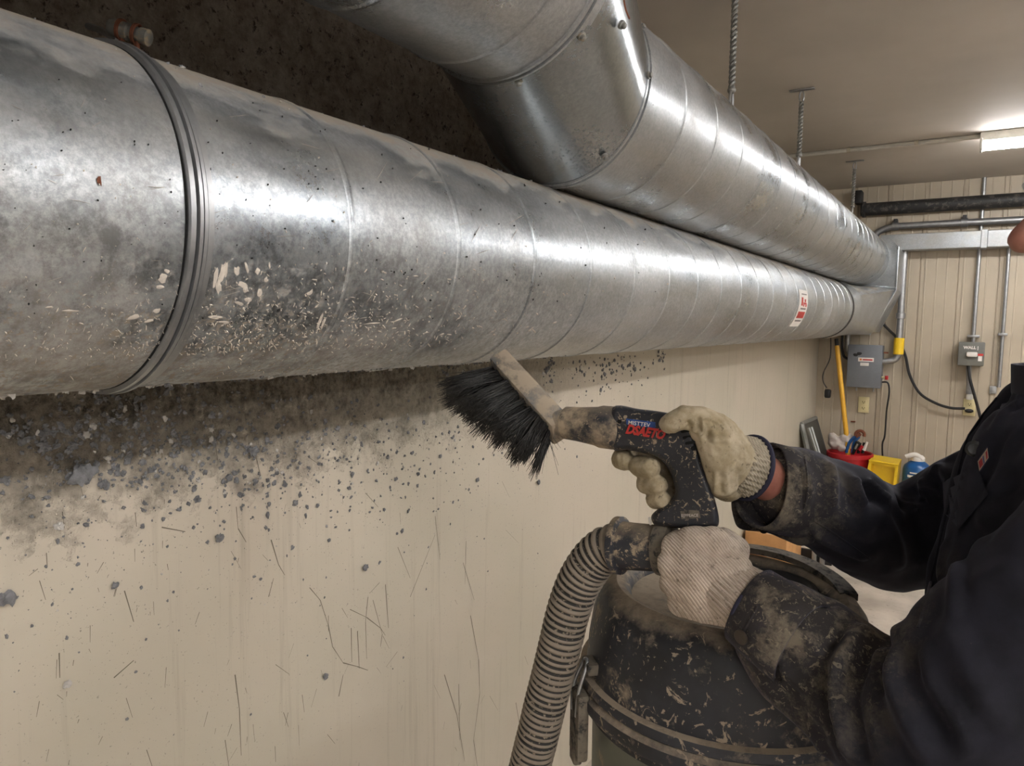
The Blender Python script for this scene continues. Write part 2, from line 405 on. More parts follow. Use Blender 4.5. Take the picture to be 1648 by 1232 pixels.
def hit(tree, px, py):
    d = nrm(at(px, py, 1)-CAM); r = tree.ray_cast(Vector(CAM), Vector(d)); return None if r[0] is None else np.array(r[0])
def smoothcurve(P, n=8, closed=True):
    P = [np.array(p, float) for p in P]; out = []; L = len(P)
    for i in range(L if closed else L-1):
        g = (lambda k: P[k % L]) if closed else (lambda k: P[max(0, min(L-1, k))])
        p0, p1, p2, p3 = g(i-1), g(i), g(i+1), g(i+2)
        for t in np.linspace(0, 1, n, endpoint=False):
            out.append(.5*((2*p1)+(-p0+p2)*t+(2*p0-5*p1+4*p2-p3)*t*t+(-p0+3*p1-3*p2+p3)*t**3))
    if not closed: out.append(P[-1])
    return out
def text_mesh(s, size, shear=0., bold=0.):
    c = bpy.data.curves.new('t', 'FONT'); c.body = s; c.size = size; c.shear = shear; c.offset = bold; c.resolution_u = 3
    o = bpy.data.objects.new('t', c); COL.objects.link(o); bpy.context.view_layer.update()
    me = bpy.data.meshes.new_from_object(o.evaluated_get(bpy.context.evaluated_depsgraph_get()))
    v = np.array([x.co[:] for x in me.vertices]); f = [tuple(p.vertices) for p in me.polygons]
    bpy.data.objects.remove(o); bpy.data.curves.remove(c); bpy.data.meshes.remove(me); return v, f

# ================================================================ ROOM
XR, YB = 4.6, -3.4
struct(MB().box(V(XW-.1, YB-.1, -.1), V(XR+.1, YF+.1, 0)).build('floor', M['floor'], smooth=False))
struct(MB().box(V(XW-.1, YB-.1, CEIL), V(XR+.1, YF+.1, CEIL+.1)).build('ceiling', M['ceil'], smooth=False))
struct(MB().box(V(XR, YB, 0), V(XR+.1, YF, CEIL)).build('wall_right', M['pale'], smooth=False))
struct(MB().box(V(XW, YB-.1, 0), V(XR, YB, CEIL)).build('wall_back', M['pale'], smooth=False))
# left wall; scratches scored in its paint belong to the same mesh
lw = MB().box(V(XW-.1, YB, 0), V(XW, YF+.05, CEIL))
def score(pts, wd=.0012):
    P = [onp(x, y, 0, XW) for x, y in pts]
    for a, b in zip(P[:-1], P[1:]):
        d = nrm(b-a); s = np.cross(d, V(1, 0, 0))*wd*random.uniform(.5, 1)
        lw.add([a-s+V(.0004, 0, 0), a+s+V(.0004, 0, 0), b+s*.6+V(.0004, 0, 0), b-s*.6+V(.0004, 0, 0)], [(0, 1, 2, 3)], 1)
for s_ in [[(498, 945), (515, 965), (528, 1005), (535, 1040), (552, 1066), (575, 1072), (592, 1078)], [(563, 980), (590, 993), (612, 1010), (620, 1022)],
           [(592, 960), (588, 1000), (590, 1060)], [(600, 965), (615, 1020), (612, 1040)], [(545, 1120), (552, 1085)], [(750, 870), (748, 940)], [(745, 905), (763, 965)],
           [(757, 990), (770, 1060), (772, 1115), (762, 1190), (768, 1232)], [(715, 1085), (735, 1150), (748, 1225)], [(378, 1085), (385, 1140), (388, 1215)],
           [(362, 1190), (368, 1232)], [(380, 815), (383, 850), (396, 872)], [(436, 868), (448, 908), (458, 925)], [(260, 848), (298, 855)], [(183, 1090), (215, 1062)],
           [(565, 1010), (566, 1065)], [(575, 1015), (578, 1075)], [(700, 830), (708, 900)], [(640, 880), (660, 930)], [(660, 960), (700, 860)], [(830, 1130), (840, 1190)],
           [(200, 950), (215, 1000)], [(95, 1050), (96, 1090)], [(620, 940), (625, 1010)], [(738, 1100), (740, 1190)], [(432, 960), (440, 930)], [(400, 712), (412, 735), (420, 770)], [(335, 655), (345, 700), (350, 740)]]:
    score(s_)
for _ in range(90):
    x, y = random.uniform(60, 860), random.uniform(720, 1230); a = random.gauss(1.57, .35); L = random.uniform(5, 34)
    score([(x, y), (x+math.cos(a)*L, y+math.sin(a)*L)], .0006)
ny, nz = 330, 96; Y0, Y1, Z0, Z1 = -.3, 2.7, 1.44, CEIL-.002
gv = []
for iz in range(nz):
    for iy in range(ny):
        y = Y0+(Y1-Y0)*iy/(ny-1); z = Z0+(Z1-Z0)*iz/(nz-1)
        e = min(1, (z-Z0)/.10, (Y1-y)/.5, (y-Y0)/.1)
        q = noise.fractal(Vector((0, y*9, z*9)), .8, 2.1, 5)*.5+.5; c = max(0, noise.noise(Vector((3, y*38, z*38))))
        gv.append(V(XW+.0005+max(0, e)*(.011*q+.010*c+.003*noise.noise(Vector((7, y*110, z*110)))), y, z))
lw.add(gv, [(iz*ny+iy, iz*ny+iy+1, (iz+1)*ny+iy+1, (iz+1)*ny+iy) for iz in range(nz-1) for iy in range(ny-1)], 0)
wl_ = struct(lw.build('wall_left', [M['wall'], M['scratch']], smooth=False))
for p_ in list(wl_.data.polygons)[-(ny-1)*(nz-1):]: p_.use_smooth = True
# far wall of ribbed steel panels: one profile swept upward
prof = []; x = XW-.05
while x < XR:
    for dx, dy in ((0, 0), (.002, .007), (.007, .007), (.009, 0), (.030, -.001), (.034, -.004), (.040, -.004), (.044, -.001), (.098, 0), (.101, -.0018), (.105, -.0018), (.108, 0), (.160, 0), (.163, -.0018), (.167, -.0018), (.170, 0)):
        prof.append((x+dx, YF+dy))
    x += .226
fw = MB(); n_ = len(prof)
fw.add([(a, b, z) for z in (0, CEIL) for a, b in prof]+[(a, YF+.1, z) for z in (0, CEIL) for a, b in prof],
       [(i, i+1, n_+i+1, n_+i) for i in range(n_-1)]+[(2*n_+i, 3*n_+i, 3*n_+i+1, 2*n_+i+1) for i in range(n_-1)]+[(i, 2*n_+i, 2*n_+i+1, i+1) for i in range(n_-1)]+[(n_+i, n_+i+1, 3*n_+i+1, 3*n_+i) for i in range(n_-1)]+[(0, n_, 3*n_, 2*n_), (n_-1, 3*n_-1, 4*n_-1, 2*n_-1)])
struct(fw.build('wall_far', M['panel'], smooth=False))

# ================================================================ LAMPS
def fluorescent(x0, x1, y, label, along_y=False):
    """strip light from x0 to x1 at depth y; along_y: from y=x0 to y=x1 at x=y"""
    P = (lambda l, c, z: V(c+y, l, z)) if along_y else (lambda l, c, z: V(l, y+c, z))
    t = thing('fluorescent_light', P(x0, 0, CEIL), label, 'ceiling light', 'twin tube strip lights on the ceiling')
    z = CEIL
    MB().box(P(x0, -.05, z-.045), P(x1, .05, z), 0, .006).build('housing', M['white'], t)
    for xx in (x0, x1):
        e = .012 if xx == x0 else -.012
        MB().box(P(min(xx, xx+e), -.062, z-.085), P(max(xx, xx+e), .062, z-.03), 0, .004).build('end_cap', M['white'], t)
    for dy in (-.032, .032):
        MB().tube([P(x0+.014, dy, z-.066), P(x1-.014, dy, z-.066)], .013, 12).build('tube', M['tube'], t)
fluorescent(-.045, 2.39, 4.45, 'long twin tube strip light near the far wall, cut by the picture edge')
fluorescent(1.3, 2.55, 1.30, 'lengthwise twin tube strip light on the ceiling just beyond the worker', True)
fluorescent(1.3, 2.55, 3.25, 'lengthwise twin tube strip light near the right wall, beyond the worker', True)
fluorescent(-1.1, .15, 1.30, 'lengthwise twin tube strip light on the ceiling right of the camera', True)
fluorescent(-1.1, .15, 3.25, 'lengthwise twin tube strip light near the right wall behind the camera', True)
fluorescent(-3.25, -2.0, 1.30, 'added lengthwise strip light at the back of the room, brightening the gloves', True)  # unseen fixture, added as fill for the camera side of gloves and tool
fluorescent(-3.25, -2.0, 3.25, 'added lengthwise strip light in the back right corner, brightening the worker', True)  # second unseen fixture, added for more fill from behind the camera
c_ = thing('surface_conduit', (-.98, 4.44, CEIL), 'thin cream surface conduit running across the ceiling to the strip light', 'conduit')
MB().tube([(-.985, 4.44, CEIL-.011), (-.046, 4.44, CEIL-.013)], .0125, 10).build('conduit_run', M['pvc'], c_)
for x in (-.66, -.33): MB().box(V(x-.01, 4.425, CEIL-.024), V(x+.01, 4.455, CEIL), 0, .003).build('clip', M['trim'], c_)

# ================================================================ DUCTS
R = .1735
def ductmesh(c, y0, y1, ribs, n=96, r=R, jog=0., wd=.0045):
    prof = [(y0, r)]
    for y in sorted(ribs):
        if y0+.01 < y < y1-.01: prof += [(y-wd-.003, r), (y-wd, r), (y-wd*.55, r+.0018), (y-wd*.1, r+.0020), (y, r+.0002), (y+wd*.12, r+.0014), (y+wd*.6, r+.0014), (y+wd, r), (y+wd+.003, r)]
    prof.append((y1, r)); ys = []
    for (a, ra), (b, rb) in zip(prof[:-1], prof[1:]):
        k = max(1, int((b-a)/.05)); ys += [(a+(b-a)*i/k, ra+(rb-ra)*i/k) for i in range(k)]
    ys.append(prof[-1]); rs = []
    for y, rr in ys:
        q = []
        for t in np.linspace(0, 2*math.pi, n, endpoint=False):
            dent = .0007*noise.noise(Vector((math.cos(t)*2.2, y*3.1, math.sin(t)*2.2+c[1])))
            q.append(V(c[0]+(rr+dent)*math.cos(t), y, c[1]+(rr+dent)*math.sin(t)))
        rs.append(q)
    return MB().rings(rs, True)
def cylpix(px, py, c, r=R):
    d = at(px, py, 1)-CAM; ox, oz = CAM[0]-c[0], CAM[2]-c[1]
    A = d[0]**2+d[2]**2; B = 2*(d[0]*ox+d[2]*oz); C = ox*ox+oz*oz-r*r; D = B*B-4*A*C
    return None if D < 0 else CAM+d*((-B-math.sqrt(D))/2/A)
LC = (-.774, 1.545); UC = (-.676, 1.877); NC = (-.604, 1.974)
# lower duct
t = thing('spiral_duct', (LC[0], .4, LC[1]-R), 'long dusty galvanised spiral duct running low along the wall, scraped by the brush', 'duct')
ribs = [-.8, -.6, -.4, -.2, .0, .2]+[.59+.2*i for i in range(21)]
dm_ = ductmesh(LC, -1.6, 4.60, ribs)
def flake(mb, px, py, w, h, ang, c, mi=1, off=.0006):
    """irregular dried-paint scrape lying on the round of a duct"""
    pts = []; n = 11
    for k in range(n):
        a = 2*math.pi*k/n; rr = random.uniform(.6, 1.1); x = math.cos(a)*w*rr; y = math.sin(a)*h*rr
        p = cylpix(px+x*math.cos(ang)-y*math.sin(ang), py+x*math.sin(ang)+y*math.cos(ang), c, R+off)
        if p is None: return
        pts.append(p)
    cc = cylpix(px, py, c, R+off+.0008)
    mb.add(pts+[cc], [(k, (k+1) % n, n) for k in range(n)], mi)
for f_ in [(347, 446, 4, 24, .12), (357, 440, 5, 20, .2), (364, 432, 4, 14, .1), (352, 460, 5, 14, 0), (381, 436, 6, 9, 0), (397, 430, 3, 10, -.2), (415, 436, 5, 7, 0), (418, 470, 4, 8, .2), (390, 458, 9, 6, .6), (395, 465, 6, 7, 0),
           (398, 482, 7, 5, 0), (428, 450, 4, 5, 0), (384, 488, 9, 3, .3), (262, 448, 9, 8, 0), (258, 462, 7, 4, 0), (515, 516, 3, 17, .3), (520, 520, 3, 12, .3), (215, 510, 10, 5, -.3), (252, 500, 8, 4, -.3), (113, 500, 15, 2.4, 0.05),
           (80, 494, 8, 2, 0), (500, 470, 7, 3, -.8), (345, 510, 14, 4, .1), (240, 516, 9, 3, -.2), (160, 290, 4, 11, -.2), (600, 520, 16, 1.5, -.1), (640, 515, 12, 1.2, -.4), (434, 427, 2, 6, 0), (360, 518, 12, 3, .1), (268, 436, 5, 4, 0)]:
    flake(dm_, *f_, LC, 2 if f_[:2] == (160, 290) else 1)
for _ in range(1500):     # spatter of small chips low on the near round
    px = random.gauss(430, 190); py = 560-abs(random.gauss(0, 55)) if random.random() < .8 else random.uniform(420, 600)
    py += (600-px)*.035
    if cylpix(px, py, LC) is None or px < -20: continue
    s_ = random.choice((.7, 1, 1.3, 1.8)); flake(dm_, px, py, s_*random.uniform(.8, 3.0), s_*random.uniform(.5, .9), random.uniform(0, 3.1), LC)
for _ in range(260):
    px, py = random.uniform(0, 1100), random.uniform(120, 520)
    if cylpix(px, py, LC) is None: continue
    flake(dm_, px, py, random.uniform(.8, 2.2), random.uniform(.8, 2.2), 0, LC, random.choice((1, 3, 3)))
for _ in range(40):
    px, py = random.uniform(0, 900), random.uniform(160, 520)
    if cylpix(px, py, LC) is None: continue
    flake(dm_, px, py, random.uniform(8, 20), .45, random.uniform(-1.2, .5), LC)
dm_.build('duct_wall', [M['duct'], M['chips'], M['rust'], M['hole']], t)
# joint band with its clamp bolt
bd = MB()
for y0, y1, h in ((.3875, .3945, .0050), (.3955, .4010, .0062), (.4020, .4075, .0035), (.4075, .4150, .0012)):
    bd.rings([[V(LC[0]+(R+q)*math.cos(a), y, LC[1]+(R+q)*math.sin(a)) for a in np.linspace(0, 2*math.pi, 96, endpoint=False)] for y, q in ((y0, .0), (y0+.001, h), (y1-.001, h), (y1, .0))], False)
band = bd.build('joint_band', M['conduit'], t)
MB().rings([[V(LC[0]+(R+q)*math.cos(a), y, LC[1]+(R+q)*math.sin(a)) for a in np.linspace(0, 2*math.pi, 96, endpoint=False)] for y, q in ((.3855, 0), (.386, .0008), (.3874, .0008), (.3876, 0))], False).build('band_gap', M['hole'], band)
bp = V(-.80, .405, LC[1]+math.sqrt((R+.017)**2-.026**2)); bax = nrm(V(.85, .18, -.12))
bp = at(209, 52, .80); bax = nrm(at(240, 62, .80)-at(180, 44, .80))
MB().lathe([(.001, -.024), (.008, -.023), (.0095, -.019), (.0095, -.001), (.0075, 0), (.0075, .012), (.009, .013), (.009, .022), (.001, .024)], bp, bax, 20).build('clamp_bolt', M['bolt'], band)
rr_ = MB()
for q in (-.010, .008):
    rr_.lathe([(.0095, q-.002), (.0118, q-.0015), (.0118, q+.0015), (.0095, q+.002)], bp, bax, 20, cap=False)
    rr_.tube([bp+bax*q+V(0, 0, -.008), bp+bax*q+V(0, 0, -.024)], .003, 8)
rr_.build('rusty_loop', M['rust'], band)
MB().tube(smoothcurve([at(142, 42, .86), at(165, 50, .83), at(190, 66, .80)], 6, False), .004, 8).build('strap_tail', M['conduit'], band)
# end collar and sticker
MB().rings([[V(LC[0]+(R+q)*math.cos(a), y, LC[1]+(R+q)*math.sin(a)) for a in np.linspace(0, 2*math.pi, 64, endpoint=False)] for y, q in ((4.48, 0), (4.482, .004), (4.52, .004), (4.522, 0))], False).build('end_collar', M['blackpipe'], t)
def sticker(c, y0, y1, a0, a1, off, mat, parent, name):
    mb = MB(); n = 10; r = R+off
    vs = [V(c[0]+(r+e)*math.cos(a), y, c[1]+(r+e)*math.sin(a)) for e in (0, .0006) for a in np.linspace(a0, a1, n) for y in (y0, y1)]
    m = 2*n; fs = [(2*i, 2*i+1, 2*i+3, 2*i+2) for i in range(n-1)]+[(m+2*i, m+2*i+2, m+2*i+3, m+2*i+1) for i in range(n-1)]
    fs += [(2*i, 2*i+2, m+2*i+2, m+2*i) for i in range(n-1)]+[(2*i+1, m+2*i+1, m+2*i+3, 2*i+3) for i in range(n-1)]+[(0, m, m+1, 1), (m-2, m-1, 2*m-1, 2*m-2)]
    return mb.add(vs, fs).build(name, mat, parent)
st = sticker(LC, 3.02, 3.19, math.radians(14), math.radians(-37), .001, M['label'], t, 'sticker')
def stickmark(y0, y1, a0, a1, m): sticker(LC, y0, y1, math.radians(a0), math.radians(a1), .0018, m, st, 'print')
stickmark(3.06, 3.16, 9, 7.5, M['inkgrey'])
stickmark(3.06, 3.09, 4, -7, M['redink']); stickmark(3.12, 3.145, 2, -2, M['redink']); stickmark(3.10, 3.16, -2.5, -5, M['redink'])
stickmark(3.10, 3.118, -5, -8, M['redink']); stickmark(3.145, 3.165, -5, -8, M['redink'])
stickmark(3.06, 3.16, -10, -12, M['inkgrey']); stickmark(3.04, 3.17, -15, -24, M['redink']); stickmark(3.05, 3.16, -27, -29, M['inkgrey'])
# upper duct: near length, slanted elbow gore, far length
t = thing('spiral_duct', (UC[0], 2.0, UC[1]-R), 'upper galvanised spiral duct hung on wire ropes, with an offset elbow above the lower duct', 'duct')
ductmesh(NC, -1.6, .905, [-.8, -.6, -.4, -.2, 0, .2, .4, .61, .81]).build('near_length', M['duct2'], t)
ductmesh(UC, 1.185, 5.26, [1.39+.2*i for i in range(20)]).build('far_length', M['duct2'], t)
g = MB(); ga = []
for k, s_ in enumerate(np.linspace(0, 1, 9)):
    c = (NC[0]+(UC[0]-NC[0])*s_, NC[1]+(UC[1]-NC[1])*s_); ga.append([V(c[0]+(R+.002)*math.cos(a), .9+.29*s_, c[1]+(R+.002)*math.sin(a)) for a in np.linspace(0, 2*math.pi, 96, endpoint=False)])
g.rings(ga, True); g.build('elbow_gore', M['gore'], t)
for c, y, nm in ((NC, .885, 0), (UC, 1.185, 1)):
    q = MB()
    for y0, y1, h in ((y, y+.008, .004), (y+.010, y+.016, .006), (y+.018, y+.034, .0025)):
        q.rings([[V(c[0]+(R+e)*math.cos(a), yy, c[1]+(R+e)*math.sin(a)) for a in np.linspace(0, 2*math.pi, 96, endpoint=False)] for yy, e in ((y0, .0), (y0+.001, h), (y1-.001, h), (y1, .0))], False)
    q.build('elbow_seam', M['duct2'], t)
for px, py, c, y in ((835, 131, NC, .93), (936, 58, NC, .93), (973, 252, UC, 1.175), (1044, 121, UC, 1.175), (1001, 40, NC, 1.0), (1032, 44, UC, 1.2)):
    p = cylpix(px, py, c, R+.004)
    if p is None: continue
    d = nrm(V(p[0]-c[0], 0, p[2]-c[1]))
    MB().lathe([(.0065, -.003), (.0065, .0015), (.0045, .002), (.0045, .006), (.002, .0075)], p, d, 10).build('screw', M['bolt'], t)
MB().tube(smoothcurve([at(1004, 0, .94), at(1007, 15, .945), at(1013, 30, .955)], 5, False), .0012, 6).build('loose_wire', M['rust'], t)
# plenum
t = thing('duct_plenum', (-.72, 5.4, 1.38), 'bright folded sheet metal plenum joining both ducts at the far corner', 'duct plenum')
def poly(mb, pts, faces): return mb.add(pts, faces)
A_ = [(-.96, 1.40), (-.58, 1.40), (-.455, 1.68), (-.455, 1.95), (-.48, 1.985), (-.96, 1.985)]
pl = MB(); vs = []
for y, k in ((5.22, 0), (5.68, 0)): vs += [V(x, y, z) for x, z in A_]
pl.add(vs, [(5, 4, 3, 2, 1, 0), (6, 7, 8, 9, 10, 11)]+[(i, (i+1) % 6, 6+(i+1) % 6, 6+i) for i in range(6)])
pl.build('plenum_box', M['plenum'], t, smooth=False)
# transition from the lower round duct back to the box
ta = [V(LC[0]+(R+.001)*math.cos(a), 4.54, LC[1]+(R+.001)*math.sin(a)) for a in np.linspace(0, 2*math.pi, 48, endpoint=False)]
PG = [(-.965, 1.385), (-.575, 1.385), (-.45, 1.69), (-.965, 1.72)]
def sq(a, c=(-.76, 1.55)):
    dx, dz = math.cos(a), math.sin(a); best = 9
    for (x0, z0), (x1, z1) in zip(PG, PG[1:]+PG[:1]):
        ex, ez = x1-x0, z1-z0; den = dx*ez-dz*ex
        if abs(den) < 1e-9: continue
        k = ((x0-c[0])*ez-(z0-c[1])*ex)/den; u = ((x0-c[0])*dz-(z0-c[1])*dx)/den
        if k > 0 and -1e-6 <= u <= 1+1e-6: best = min(best, k)
    return V(c[0]+dx*best, 5.23, c[1]+dz*best)
tb = [sq(a) for a in np.linspace(0, 2*math.pi, 48, endpoint=False)]
rs = [[p*(1-s)+q*s for p, q in zip(ta, tb)] for s in (0, .15, .16, .5, 1)]
for j in (1,): rs[j] = [p+nrm(V(p[0]-LC[0], 0, p[2]-LC[1]))*.006 for p in rs[j]]
MB().rings(rs, True).build('transition', M['plenum'], t)
MB().tube([V(-.59, 5.215, 1.385), V(-.452, 5.215, 1.675), V(-.452, 5.215, 1.95)], .006, 6).build('folded_edge', M['plenum'], t)
MB().tube([V(-.60, 5.21, 1.70), V(-.455, 5.21, 1.69)], .008, 6).build('folded_edge', M['plenum'], t)

# wire rope hangers
def hanger(y, label, plate, zt=CEIL):
    x = UC[0]; t = thing('wire_rope_hanger', (x, y, CEIL), label, 'hanger', 'wire rope hangers holding the upper duct')
    z0, z1 = UC[1]+R+.11, CEIL-(.05 if plate else .0)
    for k in range(2):
        rp = [V(x+.0055*math.cos(zz*210+k*math.pi), y+.0055*math.sin(zz*210+k*math.pi), zz) for zz in np.linspace(z1, z0, 200)]
        MB().tube(rp, .0052, 7).build('rope_strand', M['rope'], t)
    zb = UC[1]+R
    loop = [V(x, y+.017*math.sin(a), (z0+zb)/2+.058*math.cos(a)) for a in np.linspace(0, 2*math.pi, 20)]
    MB().tube(loop, .0042, 8).build('hook', M['conduit'], t)
    MB().ell(V(x, y, z0), V(.013, .013, .011)).build('knot', M['rope'], t)
    if plate:
        MB().box(V(x-.05, y-.012, CEIL-.006), V(x+.05, y+.012, CEIL), 0, .002).build('ceiling_plate', M['conduit'], t)
        lp = [V(x+.009*math.sin(a), y, CEIL-.03+.022*math.cos(a)) for a in np.linspace(0, 2*math.pi, 16)]
        MB().tube(lp, .003, 8).build('eye_bolt', M['conduit'], t)
hanger(2.26, 'wire rope hanger nearest the elbow, its hook gripping the upper duct', False)
hanger(3.25, 'wire rope hanger in the middle, below a flat ceiling plate', True)
hanger(4.80, 'farthest short wire rope hanger, beside the far wall', True)

# ================================================================ FAR WALL FITTINGS
YP = 5.69
def fp(px, py, y=YP): return onp(px, py, 1, y)
t = thing('black_pipe', fp(1388, 335), 'thick black horizontal pipe high on the far wall', 'pipe')
a, b = fp(1386, 335), fp(1640, 324); z_ = (a[2]+b[2])/2
MB().tube([V(a[0], YP, z_), V(4.5, YP, z_)], .045, 20).build('pipe_run', M['blackpipe'], t)
q = fp(1382, 318); MB().box(q-V(.02, .05, .045), q+V(.025, .055, .045), 0, .006).build('wall_bracket', M['black'], t)
MB().lathe([(.05, -.01), (.056, -.008), (.056, .008), (.05, .01)], V(a[0]+.02, YP, z_), (1, 0, 0), 20).build('flange', M['blackpipe'], t)
t = thing('steel_conduit', fp(1440, 364), 'horizontal steel conduit bending down at its left end, above the flat duct', 'conduit')
q = fp(1445, 364); e = fp(1640, 353); zc = (q[2]+e[2])/2
MB().tube(smoothcurve([V(q[0]-.16, YP, zc-.14), V(q[0]-.13, YP, zc-.045), V(q[0]-.06, YP, zc-.008), V(q[0], YP, zc)], 6, False)+[V(4.5, YP, zc)], .022, 14).build('conduit_run', M['conduit'], t)
for px in (1441, 1552):
    p = fp(px, 362); MB().lathe([(.022, -.02), (.029, -.019), (.029, .019), (.022, .02)], V(p[0], YP, zc), (1, 0, 0), 14).build('coupling', M['conduit'], t)
    MB().box(V(p[0]-.012, YP-.01, zc), V(p[0]+.012, YF-.004, zc+.05), 0, .003).build('wall_clip', M['blackpipe'], t)
t = thing('rectangular_duct', fp(1440, 394), 'flat rectangular galvanised duct running right along the far wall', 'duct')
za, zb = fp(1600, 399)[2], fp(1600, 372)[2]
MB().box(V(-.60, 5.60, za), V(.02, YF-.01, zb), 0, .004).build('duct_section', M['plenum'], t, smooth=False)
MB().box(V(.02, 5.60, za), V(4.5, YF-.01, zb), 0, .004).build('duct_section', M['plenum'], t, smooth=False)
MB().box(V(-.015, 5.592, za-.006), V(.02, YF-.012, zb+.006), 0, .003).build('joint_strap', M['plenum'], t, smooth=False)
t = thing('steel_conduit', fp(1452, 410), 'fat steel conduit with a yellow sleeve dropping to the large grey box', 'conduit')
q = fp(1452, 470); x_ = q[0]; yb = fp(1450, 565)[2]; e = fp(1424, 582)
MB().tube([V(x_, 5.68, 1.965), V(x_+.0, 5.68, yb)]+smoothcurve([V(x_, 5.68, yb), V(x_-.012, 5.68, yb-.05), V(x_-.04, 5.68, e[2]+.01), V(e[0]-.015, 5.68, e[2])], 6, False), .022, 14).build('conduit_run', M['conduit'], t)
MB().lathe([(.024, -.02), (.030, -.018), (.030, .018), (.024, .02)], V(x_, 5.68, fp(1452, 508)[2]), (0, 0, 1), 14).build('coupling', M['conduit'], t)
MB().lathe([(.024, 0), (.033, .001), (.033, .115), (.024, .116)], V(x_, 5.68, fp(1448, 570)[2]), (0, 0, 1), 14).build('sleeve', M['yellow'], t)['label'] = 'yellow plastic sleeve'
t = thing('steel_conduit', fp(1582, 290), 'slim steel conduit running from the ceiling down to the small switch box', 'conduit')
xs = fp(1566, 548)[0]
MB().tube([V(xs, 5.735, CEIL), V(xs, 5.735, 2.31), V(xs, 5.72, fp(1566, 550)[2])], .012, 12).build('conduit_run', M['conduit'], t)
MB().box(V(xs-.035, 5.70, 1.375), V(xs+.035, 5.75, 1.392), 0, .003).build('strap', M['conduit'], t)
t = thing('steel_conduit', fp(1620, 410), 'slim steel conduit nearest the worker, held by one clip', 'conduit')
xs = fp(1614, 538)[0]
MB().tube([V(xs, 5.72, 1.965), V(xs, 5.72, 1.05)], .011, 12).build('conduit_run', M['conduit'], t)
q = fp(1614, 538); MB().box(V(xs-.026, 5.70, q[2]-.009), V(xs+.026, 5.75, q[2]+.009), 0, .003).build('strap', M['conduit'], t)
# big grey box
t = thing('junction_box', fp(1394, 620), 'large grey metal junction box with a red and white warning label', 'electrical box')
x0, x1 = fp(1366, 600)[0]+.0, fp(1421, 600)[0]; z0, z1 = fp(1394, 622)[2], fp(1394, 554)[2]
MB().box(V(x0+.005, 5.60, z0+.005), V(x1-.005, YF-.004, z1-.005), 0, .004).build('box_body', M['grey'], t)
door_ = MB().box(V(x0, 5.585, z0), V(x1, 5.602, z1), 0, .006).build('door', M['grey'], t)
MB().box(V(x0+.07, 5.582, z0+.185), V(x0+.17, 5.586, z0+.213)).build('label_plate', M['label'], door_)
MB().box(V(x0+.10, 5.5805, z0+.194), V(x0+.162, 5.5825, z0+.203)).build('print', M['redink'], door_)
MB().box(V(x0+.08, 5.5805, z0+.193), V(x0+.093, 5.5825, z0+.206)).build('print', M['orangeink'], door_)
MB().box(V(x0+.085, 5.582, z0+.155), V(x0+.14, 5.586, z0+.177)).build('label_plate', M['label'], door_)
sm = MB()
for _ in range(5): sm.ell(V(x0+.045+random.uniform(0, .05), 5.5845, z0+.235+random.uniform(-.008, .01)), V(.014, .0015, .009), nu=8, nv=6)
sm.build('paint_smudge', M['black'], door_)
MB().lathe([(.008, 0), (.008, .02), (.004, .024)], V(x1-.004, 5.66, z0+.075), (1, 0, 0), 10).build('switch', M['ivory'], t)
MB().box(V(x1+.018, 5.645, z0+.06), V(x1+.038, 5.675, z0+.088), 0, .004).build('switch_lever', M['red'], t)['label'] = 'red switch lever'
for x in (x0+.06, x0+.17): MB().tube([V(x, 5.66, z0+.008), V(x, 5.66, z0-.03)], .006, 8).build('cable_gland', M['conduit'], t)
for dz in (.25,): MB().tube([V(x1, 5.66, z0+dz), V(x1+.03, 5.66, z0+dz)], .006, 8).build('bolt', M['rust'], t)
# conduit and black cables at the left of the box
t = thing('steel_conduit', (x0-.03, 5.69, 1.36), 'short steel conduit entering the top left of the large grey box', 'conduit')
MB().tube(smoothcurve([V(x0-.015, 5.69, 1.42), V(x0-.02, 5.69, 1.32), V(x0-.012, 5.69, z1-.05), V(x0+.01, 5.68, z1-.07)], 6, False), .016, 12).build('conduit_run', M['conduit'], t)
def cable(name, pts, r, label, m='black', cat='cable'):
    return tag(MB().tube(smoothcurve(pts, 8, False), r, 8).build(name, M[m]), label, cat)
cable('power_cable', [V(x0-.06, 5.70, 1.40), V(x0-.055, 5.70, 1.28), V(x0-.04, 5.70, z1-.09), V(x0-.008, 5.69, z1-.11)], .009, 'black cable looping into the left side of the large grey box')
cable('power_cable', [fp(1421, 521), fp(1432, 532, 5.715), fp(1446, 547, 5.725), fp(1457, 572, 5.725), fp(1464, 603, 5.715), fp(1480, 632, 5.71), fp(1505, 648, 5.70), fp(1530, 656, 5.70), fp(1553, 657, 5.70)], .0095, 'thick black cable swooping from behind the yellow sleeve to the right-hand outlet')
cable('power_cable', [V(x1-.002, 5.68, z0+.04), fp(1429, 616), fp(1431, 632), fp(1427, 660), fp(1424, 700), fp(1420, 715), fp(1421, 745)], .006, 'thin dark cable hanging from the right side of the large grey box')
